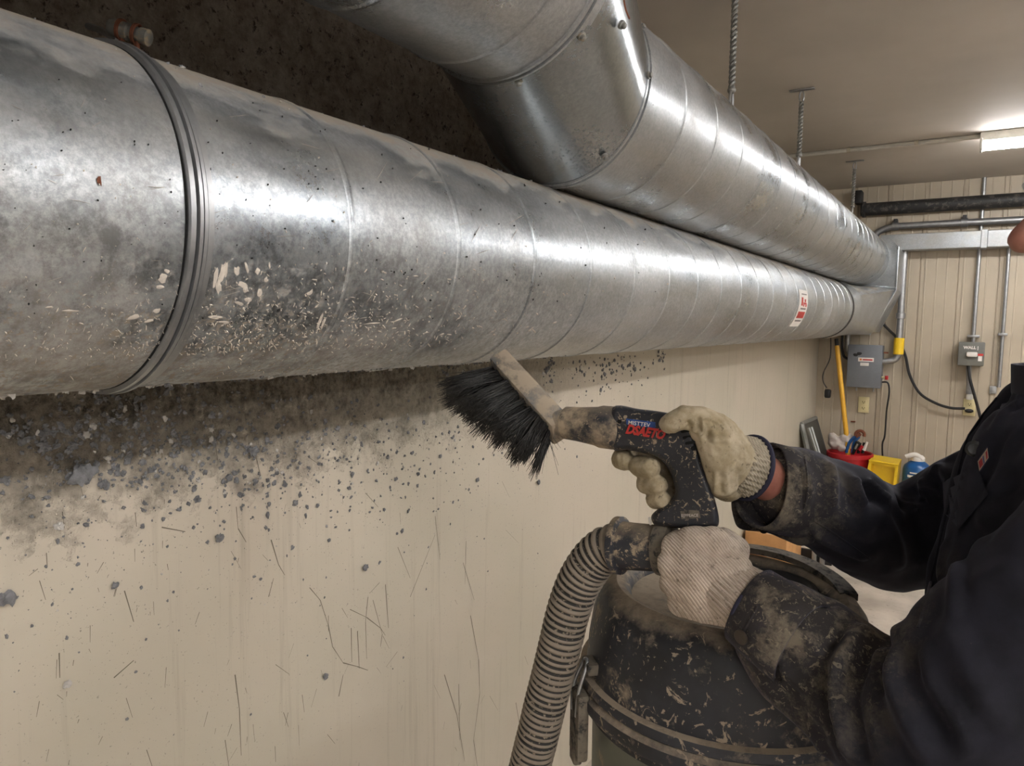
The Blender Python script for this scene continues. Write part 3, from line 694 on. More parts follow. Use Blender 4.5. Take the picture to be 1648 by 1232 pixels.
# outlets
def outlet(px, py, label):
    q = fp(px, py, YF-.006); t = thing('wall_outlet', q-V(0, 0, .057), label, 'outlet')
    MB().box(q-V(.036, .006, .058), q+V(.036, .005, .058), 0, .004).build('cover_plate', M['ivory'], t)
    for dz in (-.022, .022):
        s = MB().box(q+V(-.017, -.009, dz-.014), q+V(.017, -.005, dz+.014), 0, .004).build('socket', M['ivory'], t)
        h = MB()
        for dx in (-.007, .007): h.box(q+V(dx-.0015, -.0098, dz-.004), q+V(dx+.0015, -.0088, dz+.006))
        h.box(q+V(-.003, -.0098, dz-.011), q+V(.003, -.0088, dz-.006))
        h.build('socket_slots', M['hole'], s)
    return q, t
outlet(1390, 651, 'ivory double outlet below the large grey box')
q, _ = outlet(1560, 655, 'ivory double outlet with a black plug in it, below the switch box')
t = thing('power_plug', q+V(0, -.02, -.025), 'black oval plug pushed into the right-hand outlet', 'plug')
MB().ell(q+V(0, -.028, -.022), V(.026, .02, .014)).build('plug_body', M['black'], t)
# switch box
t = thing('switch_box', fp(1563, 586), 'small grey switch box with a pale handle and white marks', 'electrical box')
q = fp(1563, 569); hx, hz = .074, .078
MB().box(q+V(-hx, -.06, -hz), q+V(hx, .056, hz), 0, .006).build('box_body', M['grey2'], t)
MB().box(q+V(-.026, -.085, -.018), q+V(.036, -.06, .014), 0, .008).build('handle', M['label'], t)['label'] = 'pale plastic handle'
mk = MB(); v_, f_ = text_mesh('WALL |', .026, 0, .0012)
mk.add([q+V(-.045+a, -.0615, .034+b) for a, b, c in v_], f_); mk.build('print', M['label'], t, smooth=False)
MB().box(q+V(.04, -.062, -.045), q+V(.062, -.0595, -.012)).build('tag', M['label'], t)
MB().box(q+V(.038, -.0622, -.010), q+V(.068, -.0597, .004)).build('tag', M['redink'], t)
t = thing('cable_drop', fp(1562, 600), 'grey cone shaped cable drop between switch box and outlet', 'conduit')
a, b = fp(1562, 588), fp(1560, 640)
MB().tube([V(a[0]-.01, 5.70, a[2]), V(a[0]-.004, 5.70, a[2]-.12), V(b[0]-.0, 5.71, b[2]+.03)], [.018, .013, .024], 12).build('drop_pipe', M['conduit'], t)
MB().lathe([(.013, -.02), (.020, -.018), (.020, .012), (.014, .02)], V(b[0], 5.71, b[2]+.006), (0, 0, 1), 12).build('fitting', M['white'], t)
cable('power_cable', [fp(1558, 588, 5.66), fp(1561, 610, 5.66), fp(1568, 635, 5.67), fp(1576, 665, 5.69), fp(1590, 720, 5.69), fp(1600, 770, 5.69)], .009, 'thick black cable hanging from the switch box behind the worker')
q = fp(1598, 627, 5.74); tag(MB().box(q-V(.02, .006, .025), q+V(.02, .006, .025), 0, .002).build('wall_plate', M['conduit']), 'small grey wall plate beside the worker collar', 'wall plate')
q = fp(1373, 678, 5.745); tag(MB().box(q-V(.016, .006, .005), q+V(.016, .004, .005), 0, .002).build('wall_clip', M['rust']), 'tiny brown clip on the far wall beside the yellow handle', 'clip')
# thin lead with black plug in the corner
t = thing('hanging_lead', fp(1336, 548), 'thin dark lead with a black block hanging in the corner', 'cable')
MB().tube(smoothcurve([fp(1337, 540, 5.6), fp(1336, 575, 5.6), fp(1325, 600, 5.6), fp(1325, 614, 5.6), fp(1331, 624, 5.6)], 8, False), .004, 6).build('wire', M['blackpipe'], t)
q = fp(1332, 633, 5.6); MB().box(q-V(.022, .018, .032), q+V(.022, .018, .032), 0, .012).build('plug_block', M['black'], t)

# ================================================================ CLUTTER ALONG THE FAR WALL
SH = .30
t = thing('low_shelf', (0, 5.5, 0), 'low brown wooden shelf along the foot of the far wall', 'shelf')
MB().box(V(-.96, 5.28, SH-.03), V(.9, 5.73, SH), 0, .003).build('shelf_board', M['wood2'], t)
for x in (-.94, -.1, .86): MB().box(V(x, 5.30, 0), V(x+.035, 5.71, SH-.03), 0, .003).build('shelf_support', M['wood2'], t)
# red bucket
bc = V(onp(1367, 740, 1, 5.45)[0], 5.45, SH); 
t = thing('red_bucket', bc, 'red plastic bucket full of hand tools on the low shelf', 'bucket')
MB().lathe([(.001, .001), (.105, .001), (.140, .23), (.150, .232), (.150, .258), (.144, .262), (.137, .258), (.134, .23), (.10, .012), (.001, .012)], bc, n=40, cap=False).build('bucket_shell', M['red'], t)
hd = [bc+V(.150*math.cos(a), -.150*math.sin(a)*.5, .235-abs(.11*math.sin(a))) for a in np.linspace(0, math.pi, 16)]
MB().tube(hd, .003, 6).build('bail_handle', M['conduit'], t)
def tooltilt(name, a, b, r, mats, label, cat):
    pass
tp = lambda px, py, y=5.42: onp(px, py, 1, y)
t = thing('plastic_bag', bc+V(-.07, 0, .05), 'crumpled clear plastic bag stuffed in the left of the red bucket', 'bag')
mb = MB()
for k, (px, py, r) in enumerate(((1345, 712, .05), (1355, 716, .05), (1362, 706, .045), (1340, 704, .035))): mb.ell(tp(px, py, 5.45), V(r, .04, r*1.0))
v, f, n = fuse(mb, .008, 2); v = v+n*fbm(v, 30, .009)[:, None]; fromarr(v, f).build('bag_film', M['bag'], t, auto=False)
t = thing('pliers', tp(1380, 722), 'blue handled pliers with rusty jaws sticking out of the red bucket', 'pliers')
for dx in (-.008, .012): MB().tube(smoothcurve([tp(1366+dx*500, 728), tp(1370+dx*400, 712), tp(1379+dx*300, 702)], 5, False), .011, 8).build('handle', M['blue'], t)
jw = MB().tube([tp(1379, 703), tp(1384, 697)], .014, 8); jw.tube([tp(1384+7*math.cos(a), 699-6*math.sin(a)) for a in np.linspace(-.5, 3.6, 14)], .011, 8); jw.build('jaws', M['rust'], t)
t = thing('screwdriver', tp(1387, 722), 'screwdriver with a red and white handle in the red bucket', 'screwdriver')
MB().tube([tp(1383, 724), tp(1388, 717)], [.014, .012], 10).build('handle', M['red'], t); MB().tube([tp(1390, 724), tp(1396, 711)], [.012, .007], 8).build('shaft', M['label'], t)
t = thing('adjustable_wrench', tp(1375, 722), 'dark steel wrench leaning in the middle of the red bucket', 'wrench')
MB().tube([tp(1372, 730), tp(1381, 711, 5.40)], [.010, .016], 8).build('shank', M['blackpipe'], t); MB().tube([tp(1376, 722, 5.38), tp(1380, 714, 5.38)], .007, 6).build('jaw', M['conduit'], t)
t = thing('cutting_pliers', tp(1385, 722), 'black handled cutters in the red bucket', 'pliers')
for q_ in (1381, 1388): MB().tube([tp(q_, 729, 5.46), tp(q_+3, 712, 5.46)], .010, 8).build('handle', M['black'], t)
# yellow bin, tilted
bx = onp(1430, 745, 1, 5.38)
t = thing('yellow_bin', V(bx[0], 5.38, SH), 'yellow plastic bin tipped up on the low shelf beside the red bucket', 'bin')
o0, o1 = onp(1399, 740, 1, 5.30), onp(1446, 744, 1, 5.30); zt = o0[2]; wz = zt-SH
mb = MB(); fr = [(-.0, 0), (1, 0)]
X0, X1 = o0[0], o1[0]
outer = [(X0, zt), (X1, zt-.012), (X1-.01, SH), (X0-.03, SH)]
inner = [(X0+.014, zt-.022), (X1-.018, zt-.034), (X1-.026, SH+.02), (X0-.008, SH+.02)]
ys = (5.30, 5.55)
vs = [V(a, ys[0], b) for a, b in outer]+[V(a, ys[1], b) for a, b in outer]+[V(a, ys[0], b) for a, b in inner]+[V(a*.98+.0, ys[0]+.035, b) for a, b in inner]
mb.add(vs, [(4, 5, 6, 7)]+[(i, (i+1) % 4, 4+(i+1) % 4, 4+i) for i in range(4)]+[(i, (i+1) % 4, 8+(i+1) % 4, 8+i) for i in range(4)]+[(8+i, 8+(i+1) % 4, 12+(i+1) % 4, 12+i) for i in range(4)]+[(12, 13, 14, 15)])
mb.build('bin_shell', M['yellow'], t, smooth=False)
MB().tube([V(X0-.002, 5.297, zt), V(X1+.002, 5.297, zt-.012)], .006, 8).build('rim', M['yellow'], t)
# blue bottle
bb = V(onp(1477, 740, 1, 5.45)[0], 5.45, SH)
t = thing('blue_bottle', bb, 'blue plastic bottle with a pale pump cap standing on the low shelf', 'bottle')
MB().lathe([(.001, 0), (.078, .002), (.086, .012), (.086, .19), (.078, .215), (.05, .24), (.034, .25), (.034, .262), (.001, .263)], bb, n=32).build('bottle_body', M['blue'], t)
MB().lathe([(.036, .246), (.042, .25), (.042, .272), (.030, .285), (.001, .287)], bb, n=24).build('cap', M['label'], t)
MB().tube(smoothcurve([bb+V(.03, -.02, .262), bb+V(-.01, -.03, .292), bb+V(-.055, -.03, .280), bb+V(-.07, -.03, .272)], 5, False), [.016]*10+[.014]*5+[.012], 10).build('pump_spout', M['label'], t)
def patchcyl(c, r, a0, a1, z0, z1, m, name, parent):
    mb = MB(); n = 8; A = np.linspace(a0, a1, n)
    vs = [V(c[0]+(r+e)*math.cos(a), c[1]+(r+e)*math.sin(a), c[2]+z) for e in (0, .0015) for a in A for z in (z0, z1)]; m_ = 2*n
    fs = [(2*i, 2*i+1, 2*i+3, 2*i+2) for i in range(n-1)]+[(m_+2*i, m_+2*i+2, m_+2*i+3, m_+2*i+1) for i in range(n-1)]+[(2*i, 2*i+2, m_+2*i+2, m_+2*i) for i in range(n-1)]+[(2*i+1, m_+2*i+1, m_+2*i+3, 2*i+3) for i in range(n-1)]+[(0, m_, m_+1, 1), (m_-2, m_-1, 2*m_-1, 2*m_-2)]
    return mb.add(vs, fs).build(name, m, parent)
D_ = math.radians
patchcyl(bb, .0865, D_(235), D_(300), .145, .160, M['label'], 'print', t); patchcyl(bb, .0865, D_(245), D_(285), .172, .180, M['label'], 'print', t)
patchcyl(bb, .0865, D_(235), D_(300), .110, .132, M['greenink'], 'print', t); patchcyl(bb, .0865, D_(235), D_(300), .06, .10, M['inkgrey'], 'print', t); patchcyl(bb, .0865, D_(315), D_(335), .05, .17, M['label'], 'side_label', t)
# leaning frames
t = thing('window_screen', onp(1312, 760, 1, 5.5), 'grey framed screen panel leaning against the left wall corner', 'panel')
def leanframe(p0, p1, p2, p3, r, m, name, par): MB().tube([p0, p1, p2, p3, p0], r, 6).build(name, m, par)
a, b, c, d = onp(1290, 682, 1, 5.2), onp(1313, 672, 1, 5.6), V(-.80, 5.6, SH+.01), V(-.86, 5.2, SH+.01)
c = onp(1336, 752, 1, 5.55); d = onp(1306, 752, 1, 5.2)
pm = MB(); off = V(.006, -.004, 0)
pm.add([a-off, b-off, c-off, d-off, a+off, b+off, c+off, d+off], [(0, 1, 2, 3), (4, 7, 6, 5), (0, 4, 5, 1), (1, 5, 6, 2), (2, 6, 7, 3), (3, 7, 4, 0)]); pm.build('panel_sheet', M['darkpanel'], t, smooth=False)
MB().tube([a, d], .018, 6).build('frame_bar', M['alum'], t); MB().tube([a, b], .014, 6).build('frame_bar', M['alum'], t); MB().tube([b, c], .010, 6).build('frame_bar', M['darkpanel'], t)
m1 = onp(1302, 688, 1, 5.16); m2 = onp(1323, 752, 1, 5.16); MB().tube([m1, m2], .014, 6).build('frame_bar', M['alum'], t)
t = thing('metal_track', V(-.78, 5.0, 0), 'pale metal track leaning in front of the grey screen', 'track')
q0, q1 = onp(1306, 687, 1, 5.08), onp(1328, 760, 1, 5.02); q2 = q0+(q1-q0)*(q0[2]-.01)/(q0[2]-q1[2]); MB().tube([q0, q2], .009, 6).build('rail', M['alum'], t)
t = thing('tool_pole', bc+V(0, 0, .02), 'yellow pole with a dark tip standing in the red bucket, up to the ducts', 'pole')
h0, h1 = onp(1347, 556, 1, 5.50), onp(1364, 716, 1, 5.43)
MB().tube([h0, h1, V(bc[0]+.01, bc[1], SH+.016)], .016, 12).build('handle', M['yellowh'], t)
MB().tube([h0, h0+(h0-h1)*.07], .013, 10).build('handle_tip', M['black'], t)
# pine crate with white tube, steel stand
cx1 = onp(1266, 870, 1, 3.8)[0]; zt = onp(1240, 860, 1, 3.8)[2]
t = thing('pine_crate', V(cx1-.1, 3.9, 0), 'pale pine crate against the left wall behind the vacuum', 'crate')
for k in range(3): MB().box(V(XW+.02, 3.8, zt-.115-k*.125), V(cx1, 3.82, zt-k*.125-.002), 0, .003).build('slat', M['wood'], t)
MB().box(V(cx1-.02, 3.821, zt-.36), V(cx1, 4.2, zt-.003), 0, .003).build('side_board', M['wood'], t)
MB().box(V(XW+.02, 3.821, .0), V(XW+.045, 4.2, zt-.003), 0, .003).build('side_board', M['wood'], t)
MB().box(V(cx1-.05, 3.821, .0), V(cx1-.021, 3.86, zt-.01), 0, .003).build('corner_post', M['wood'], t)
t = thing('white_tube', V(cx1-.1, 3.9, zt), 'white plastic tube with a clamp lying on the pine crate', 'tube')
MB().tube(smoothcurve([V(XW+.03, 3.87, zt+.018), V(cx1-.16, 3.87, zt+.018), V(cx1-.04, 3.88, zt+.018), V(cx1+.02, 3.92, zt+.02)], 6, False), .016, 10).build('tube_run', M['pvc'], t)
MB().box(V(cx1-.17, 3.845, zt), V(cx1-.13, 3.895, zt+.045), 0, .006).build('clamp', M['white'], t)
t = thing('steel_stand', V(-.72, 4.2, 0), 'low grey steel stand with slotted posts beside the pine crate', 'stand')
for px in (1281, 1311, 1324):
    p = onp(px, 885, 1, 4.2); MB().box(V(p[0]-.012, 4.19, 0), V(p[0]+.012, 4.215, onp(px, 868, 1, 4.2)[2]), 0, .002).build('post', M['alum'], t)
p = onp(1311, 893, 1, 4.2); MB().box(V(-.84, 4.216, p[2]-.05), V(-.60, 4.24, p[2]+.02), 0, .002).build('back_rail', M['black'], t)

# ================================================================ DEBRIS ON THE WALL
def clump(mb, p, s, mi=0, jag=.5):
    bm = bmesh.new(); bmesh.ops.create_icosphere(bm, subdivisions=1 if s < .0017 else 2, radius=1)
    o = Vector((random.random()*50, random.random()*50, random.random()*50)); ax = Vector((.5, random.uniform(.6, 1.3), random.uniform(.6, 1.3)))
    a = random.random()*3; ca, sa = math.cos(a), math.sin(a)
    for v in bm.verts:
        k = 1+jag*noise.noise(v.co*1.7+o)*2; q = Vector((v.co.x*ax.x, v.co.y*ax.y, v.co.z*ax.z))*k*s
        v.co = Vector((q.x, q.y*ca-q.z*sa, q.y*sa+q.z*ca))+Vector(p)
    mb.frombm(bm, mi)
deb = MB(); cnt = 0
while cnt < 1750:
    u_ = random.random()
    if u_ < .45: px, py = random.gauss(430, 180), random.gauss(735, 50); s = random.choice((.002, .0026, .0034, .0045))
    elif u_ < .62: px, py = random.gauss(150, 120), random.gauss(690, 38); s = random.choice((.002, .003, .004, .005))
    elif u_ < .72: px, py = random.gauss(950, 90), random.gauss(600, 32); s = random.choice((.0015, .002, .003, .005))
    else: px, py = random.uniform(0, 870), 700+abs(random.gauss(0, 170)); s = random.choice((.0010, .0013, .0018, .0026))
    if random.random() < .10: q_ = random.choice(((885, 592, 8, 12), (978, 590, 7, 16), (960, 600, 20, 12), (1062, 572, 5, 10), (1010, 590, 14, 12), (730, 600, 18, 20))); px, py, s = random.gauss(q_[0], q_[2]), random.gauss(q_[1], q_[3]), random.choice((.003, .004, .006))
    low = 640-px*.075
    if py < low or px < 0: cnt += 1; continue
    p = onp(px, py, 0, XW+s*.35)
    if p[1] > 2.6: cnt += 1; continue
    clump(deb, p, s*random.uniform(.5, 1.05), 1 if random.random() < .06 else 0); cnt += 1
tag(deb.build('lint_debris', [M['lint'], M['lintlite']]), 'scattered grey lint and dust crumbs stuck on the cream wall below the ducts', 'debris', kind='stuff')
for (px, py, s, lab, m) in ((133, 760, .014, 'large oval grey lint clump on the wall at the left, below the lower duct', 'lint'), (168, 779, .008, 'grey lint clump just right of the large oval clump', 'lint'),
                            (93, 845, .006, 'pale lint clump on the wall, alone below the large oval clump', 'lintlite'), (8, 958, .011, 'lint clump on the wall at the left picture edge', 'lint'),
                            (184, 941, .0055, 'small round lint clump on the lower left wall', 'lint'), (352, 866, .007, 'lint clump hanging lowest of the dense patch below the duct', 'lint'),
                            (107, 1100, .0055, 'whitish lint flake low on the left wall', 'lintlite'), (588, 913, .007, 'dark lint clump on the wall right of the scratches', 'lint'), (405, 725, .010, 'pointed lint clump under the duct shadow edge', 'lint'),
                            (524, 1086, .006, 'lint clump beneath the curved scratch', 'lint'), (768, 772, .006, 'dark lint clump on the wall below the brush bristles', 'lint'), (866, 775, .007, 'dark lint tuft falling just below the bristle tips', 'lint'), (725, 645, .008, 'dark lint clump on the wall left of the bristles', 'lint')):
    mb = MB(); c = onp(px, py, 0, XW+s*.4)
    for k in range(6): clump(mb, c+V(s*random.uniform(0, .35), random.uniform(-.6, .6)*s, random.uniform(-.4, .4)*s), s*random.uniform(.5, .7), jag=.38)
    tag(mb.build('lint_clump', M[m]), lab, 'lint clump')
lt = MB()      # lint fringe hanging under the lower duct and crumbs on the tops
for _ in range(420):
    y = random.uniform(.2, 1.35); a = math.radians(random.uniform(250, 285)); p = V(LC[0]+R*math.cos(a), y, LC[1]+R*math.sin(a)); clump(lt, p, random.choice((.0012, .002, .003)), 1 if random.random() < .5 else 0, .8)
for _ in range(380):
    y = random.uniform(.3, 3.2); a = math.radians(random.gauss(88, 18)); p = V(LC[0]+R*math.cos(a), y, LC[1]+R*math.sin(a)); clump(lt, p, random.choice((.001, .0015, .0022)), random.choice((0, 1)), .8)
tag(lt.build('duct_lint', [M['lint'], M['lintlite']]), 'fuzzy lint clinging along the top and underside of the lower duct', 'debris', kind='stuff')

# ================================================================ VACUUM
vc = V(-.30, 1.085, 0)
t = thing('canister_vacuum', vc, 'large canister vacuum with a dusty black lid and grey-green tank, below the gloves', 'vacuum')
Z = .895
MB().lathe([(.001, .13), (.175, .13), (.196, .15), (.200, .5), (.203, Z-.03), (.203, Z-.012), (.001, Z-.012)], vc, n=72).build('tank', M['tank'], t)
MB().lathe([(.203, Z-.045), (.214, Z-.043), (.214, Z-.028), (.226, Z-.026), (.230, Z-.018), (.230, Z-.004), (.222, Z+.002), (.226, Z+.006), (.224, Z+.018), (.206, Z+.022)], vc, n=96, cap=False).build('rim_band', M['lid'], t)
lid = [(.212, Z-.01), (.214, Z+.02), (.211, Z+.06), (.205, Z+.10), (.197, Z+.128), (.184, Z+.146), (.170, Z+.152), (.160, Z+.149), (.150, Z+.138), (.146, Z+.128), (.10, Z+.124), (.001, Z+.122)]
MB().lathe(lid, vc, n=96).build('lid', M['lid'], t)
ch = vc+V(.045, .07, Z+.119)
MB().lathe([(.001, 0), (.075, 0), (.078, .012), (.072, .024), (.064, .026), (.058, .016), (.001, .015)], ch, n=48).build('motor_port', M['black'], t)
hb_ = [vc+V(.176*math.cos(a), .176*math.sin(a), Z+.147+.014*math.sin((a-.4)/2.0*math.pi)) for a in np.linspace(.4, 2.4, 24)]
hm = MB(); rs = []
for i, p in enumerate(hb_):
    r_ = nrm((p-vc)*[1, 1, 0]); rs.append([p+r_*.013+V(0, 0, .005), p-r_*.013+V(0, 0, .005), p-r_*.013-V(0, 0, .005), p+r_*.013-V(0, 0, .005)])
hm.rings(rs); hm.build('carry_handle', M['latch'], t)
# latch at the left
la = math.radians(224); ld = V(math.cos(la), math.sin(la), 0); ls = V(-ld[1], ld[0], 0)
lo = vc+ld*.232+V(0, 0, -.012)
L_ = MB(); L_.obox(lo+V(0, 0, Z-.035)+ld*.002, ld*.009, ls*.023, V(0, 0, .052), 0, .005); L_.obox(lo+V(0, 0, Z-.075)+ld*.006, ld*.007, ls*.013, V(0, 0, .022), 0, .004)
lt_ = L_.build('latch', M['latch'], t)
wl = [lo+ld*.010+ls*s+V(0, 0, z) for s, z in ((-.011, Z-.02), (-.013, Z+.02), (-.008, Z+.055), (.0, Z+.062), (.008, Z+.055), (.013, Z+.02), (.011, Z-.02))]
wl = [p-ld*max(0, (p[2]-Z)*.35) for p in wl]
MB().tube(smoothcurve(wl, 5, False), .0028, 8).build('latch_wire', M['conduit'], lt_)
MB().obox(lo-ld*.016+V(0, 0, Z+.052), ld*.012, ls*.018, V(0, 0, .009), 0, .004).build('latch_hook', M['latch'], lt_)
MB().lathe([(.001, .10), (.19, .10), (.20, .105), (.20, .135), (.001, .135)], vc, n=48).build('base_ring', M['black'], t)
for k in range(4):
    a = k*math.pi/2+.6; p = vc+V(.165*math.cos(a), .165*math.sin(a), .033)
    w_ = MB().lathe([(.001, -.012), (.028, -.012), (.033, -.008), (.033, .008), (.028, .012), (.001, .012)], p, (-math.sin(a), math.cos(a), 0), 20).build('wheel', M['black'], t)
    MB().box(p+V(-.01, -.01, .02), p+V(.01, .01, .07)).build('caster_stem', M['conduit'], w_)
# inlet the hose plugs into
ii = vc+V(-.195, -.03, .40)
MB().tube([ii, ii+V(-.07, -.02, 0)], .036, 24).build('inlet', M['black'], t)

# ================================================================ HOSE
YG = .905
def gp(px, py, y=YG): return onp(px, py, 1, y)
hp = [gp(1000, 879), gp(978, 882), gp(953, 903), gp(930, 940), gp(914, 985), gp(903, 1030), gp(891, 1080), gp(878, 1130), gp(866, 1180), gp(853, 1232), gp(838, 1300)]
hp = [p+V(0, -.00*i, 0) for i, p in enumerate(hp)]
e_ = hp[-1]; hp += [e_+V(-.02, 0, -.12), V(-.60, .93, .52), V(-.62, .98, .42), ii+V(-.06, -.017, 0)]
cv = smoothcurve(hp, 30, False)
L = np.concatenate([[0], np.cumsum([np.linalg.norm(b-a) for a, b in zip(cv[:-1], cv[1:])])]); cv = np.array(cv)
step = .00125; S = np.arange(0, L[-1], step); P = np.stack([np.interp(S, L, cv[:, k]) for k in range(3)], 1)
per = .0098
ht = thing('ribbed_hose', P[0], 'ribbed grey vacuum hose curving down from the connector', 'hose')
hm = MB(); rs = []; u = None
for i, p in enumerate(P):
    d = nrm(P[min(i+1, len(P)-1)]-P[max(i-1, 0)])
    if u is None: u = frame(d)[0]
    u = nrm(u-d*u.dot(d)); v = np.cross(d, u); ph = (S[i] % per)/per
    r_ = .0290+.0036*(math.sin(ph/.70*math.pi)**.6 if ph < .70 else 0)
    rs.append([p+(u*math.cos(a)+v*math.sin(a))*r_ for a in np.linspace(0, 2*math.pi, 36, endpoint=False)])
hm.rings(rs, True)
for i in range(len(P)-1):
    if (S[i] % per)/per >= .68:
        for k in range(36): hm.m[i*36+k] = 1
hm.build('corrugated_tube', [M['hose'], M['hosedark']], ht, auto=False)
# connector
t = thing('hose_connector', gp(1030, 880), 'scuffed black hose connector between the ribbed hose and the knit glove', 'hose connector')
c0, c1 = gp(996, 877), gp(1064, 882); cdir = nrm(c1-c0); cl = np.linalg.norm(c1-c0)
MB().lathe([(.024, -.004), (.040, -.003), (.040, .005), (.0335, .008), (.0325, .02), (.031, cl), (.02, cl+.002)], c0, cdir, 36).build('connector_body', M['connector'], t)
MB().lathe([(.030, 0), (.0355, .001), (.0375, .012), (.034, .02), (.026, .021)], c1-cdir*.004, cdir, 36).build('clamp_ring', M['latch'], t)
MB().tube([c1+V(-.012, -.01, .033), c1+V(-.014, -.012, .043)], .0016, 6).build('wire_end', M['label'], t)
MB().tube([c1, c1+cdir*.04], .024, 20).build('stub', M['black'], t)

# ================================================================ BRUSH GUN
GT = .023
grip_poly = smoothcurve([(985, 656), (1030, 658), (1075, 664), (1100, 672), (1113, 690), (1124, 722), (1134, 757), (1144, 783), (1153, 812), (1157, 843), (1140, 851), (1110, 851), (1075, 848), (1054, 845), (1048, 830), (1060, 818),
                         (1076, 808), (1086, 794), (1084, 776), (1076, 756), (1062, 739), (1040, 730), (1010, 724), (985, 720)], 5)
g_ = MB().slab([tuple(p) for p in grip_poly], lambda a, b, y: gp(a, b, y), YG-GT, YG+GT, 7, 5)
n0, n1 = gp(911, 680), gp(1002, 690); nd = nrm(n1-n0); nl = np.linalg.norm(n1-n0)
v, f, n = fuse(g_, .0022, 3)
gt = thing('brush_gun', gp(1110, 850), 'scuffed black pistol-grip brush tool held up under the lower duct', 'power brush')
body = fromarr(v, f).build('pistol_body', M['plastic'], gt, auto=False)
GB = bvh(v, f)
MB().lathe([(.0215, -.001), (.0235, 0), (.0245, .02), (.0275, .050), (.0300, .058), (.0300, nl-.012), (.027, nl), (.02, nl+.004)], n0, nd, 40).build('nozzle', M['nozzle'], gt)
MB().lathe([(.012, -.055), (.014, -.03), (.020, -.004), (.020, .002)], n0, nd, 30).build('nozzle_neck', M['blockm'], gt)
q = gp(1122, 848); MB().tube([q, q-V(0, 0, .062)], [.019, .017], 24).build('grip_tail', M['plastic'], gt)
def ongun(px, py, off=.0008):
    p = gp(px, py, YG-GT-.0); q = GB.ray_cast(Vector((p[0], p[1]-.1, p[2])), Vector((0, 1, 0)))
    y = q[0][1] if q[0] is not None else YG-GT
    return V(p[0], y-off, p[2])
TXT = .0016
def gun_text(s, x, y, size, ang, mat, name, shear=.3, bold=0., sx=1.):
    v, f = text_mesh(s, size, shear, bold); ca, sa = math.cos(ang), math.sin(ang)
    vs = [ongun(x+(a*sx)*ca+b*sa, y+(a*sx)*sa-b*ca, TXT) for a, b, c in v]
    return MB().add(vs, f).build(name, mat, body, smooth=False)
gun_text('DSAETO', 1007, 696, 20.5, .16, M['redink'], 'lettering', .30, 1.0, .80)
bp_ = [(1008, 674), (1054, 681), (1054, 691), (1008, 683)]
gun_text('MISTTEV', 1011, 682, 9, .13, M['label'], 'badge_text', 0, .1, 1.05)
bl = MB(); g1 = []
for i in range(11):
    for j in range(3):
        a = i/10; b = j/2; x = 1008+a*47; y = 673+a*6+b*10; g1.append(ongun(x, y, .0003))
bl.add(g1, [(i*3+j, i*3+j+1, i*3+j+4, i*3+j+3) for i in range(10) for j in range(2)]); bl.build('blue_badge', M['blueink'], body, smooth=False)
def gun_patch(pts, m, name, off=.0006, par=body):
    P = [ongun(a, b, off) for a, b in pts]; c = sum(P)/len(P); n = len(P)
    return MB().add(P+[c], [(i, (i+1) % n, n) for i in range(n)]).build(name, m, par, smooth=False)
def slot(x0, y0, x1, y1, w):
    d = nrm(V(x1-x0, y1-y0)); s = V(-d[1], d[0])*w; P = []
    for a in np.linspace(-math.pi/2, math.pi/2, 6): P.append(V(x1, y1)+d*w*math.cos(a)+s*math.sin(a))
    for a in np.linspace(math.pi/2, 3*math.pi/2, 6): P.append(V(x0, y0)+d*w*math.cos(a)+s*math.sin(a))
    return P
for a in ((1098, 694, 1110, 692), (1101, 704, 1113, 702), (1105, 713, 1117, 711)): gun_patch(slot(*a, 2.4), M['hole'], 'vent_slot')
gun_patch([(997+3.5*math.cos(a), 678+3.5*math.sin(a)) for a in np.linspace(0, 6.28, 12, endpoint=False)], M['hole'], 'screw_hole')
gun_patch([(1116+4*math.cos(a), 721+4*math.sin(a)) for a in np.linspace(0, 6.28, 12, endpoint=False)], M['hole'], 'screw_hole')
pm = gun_patch([(1095, 822), (1110, 820), (1125, 821), (1128, 833), (1112, 834), (1097, 835)], M['latch'], 'name_plate', .0005)
gun_text('E[PPEACE', 1097, 831, 6.5, -.02, M['chips'], 'plate_text', 0, .1, 1.0)
for k in range(34):          # stray drips of dried filler on the body
    x, y = random.uniform(1000, 1150), random.uniform(665, 845); a = random.uniform(0, 3.1); l = random.uniform(2, 6)
    if GB.ray_cast(Vector(gp(x, y, YG-.2)), Vector((0, 1, 0)))[0] is None: continue
    P = slot(x, y, x+math.cos(a)*l, y+math.sin(a)*l, random.uniform(.5, 1.1))
    if all(GB.ray_cast(Vector((*gp(*p, YG-GT)[:1], YG-.2, gp(*p, YG-GT)[2])), Vector((0, 1, 0)))[0] is not None for p in P): gun_patch(P, M['chips'], 'dried_drip')
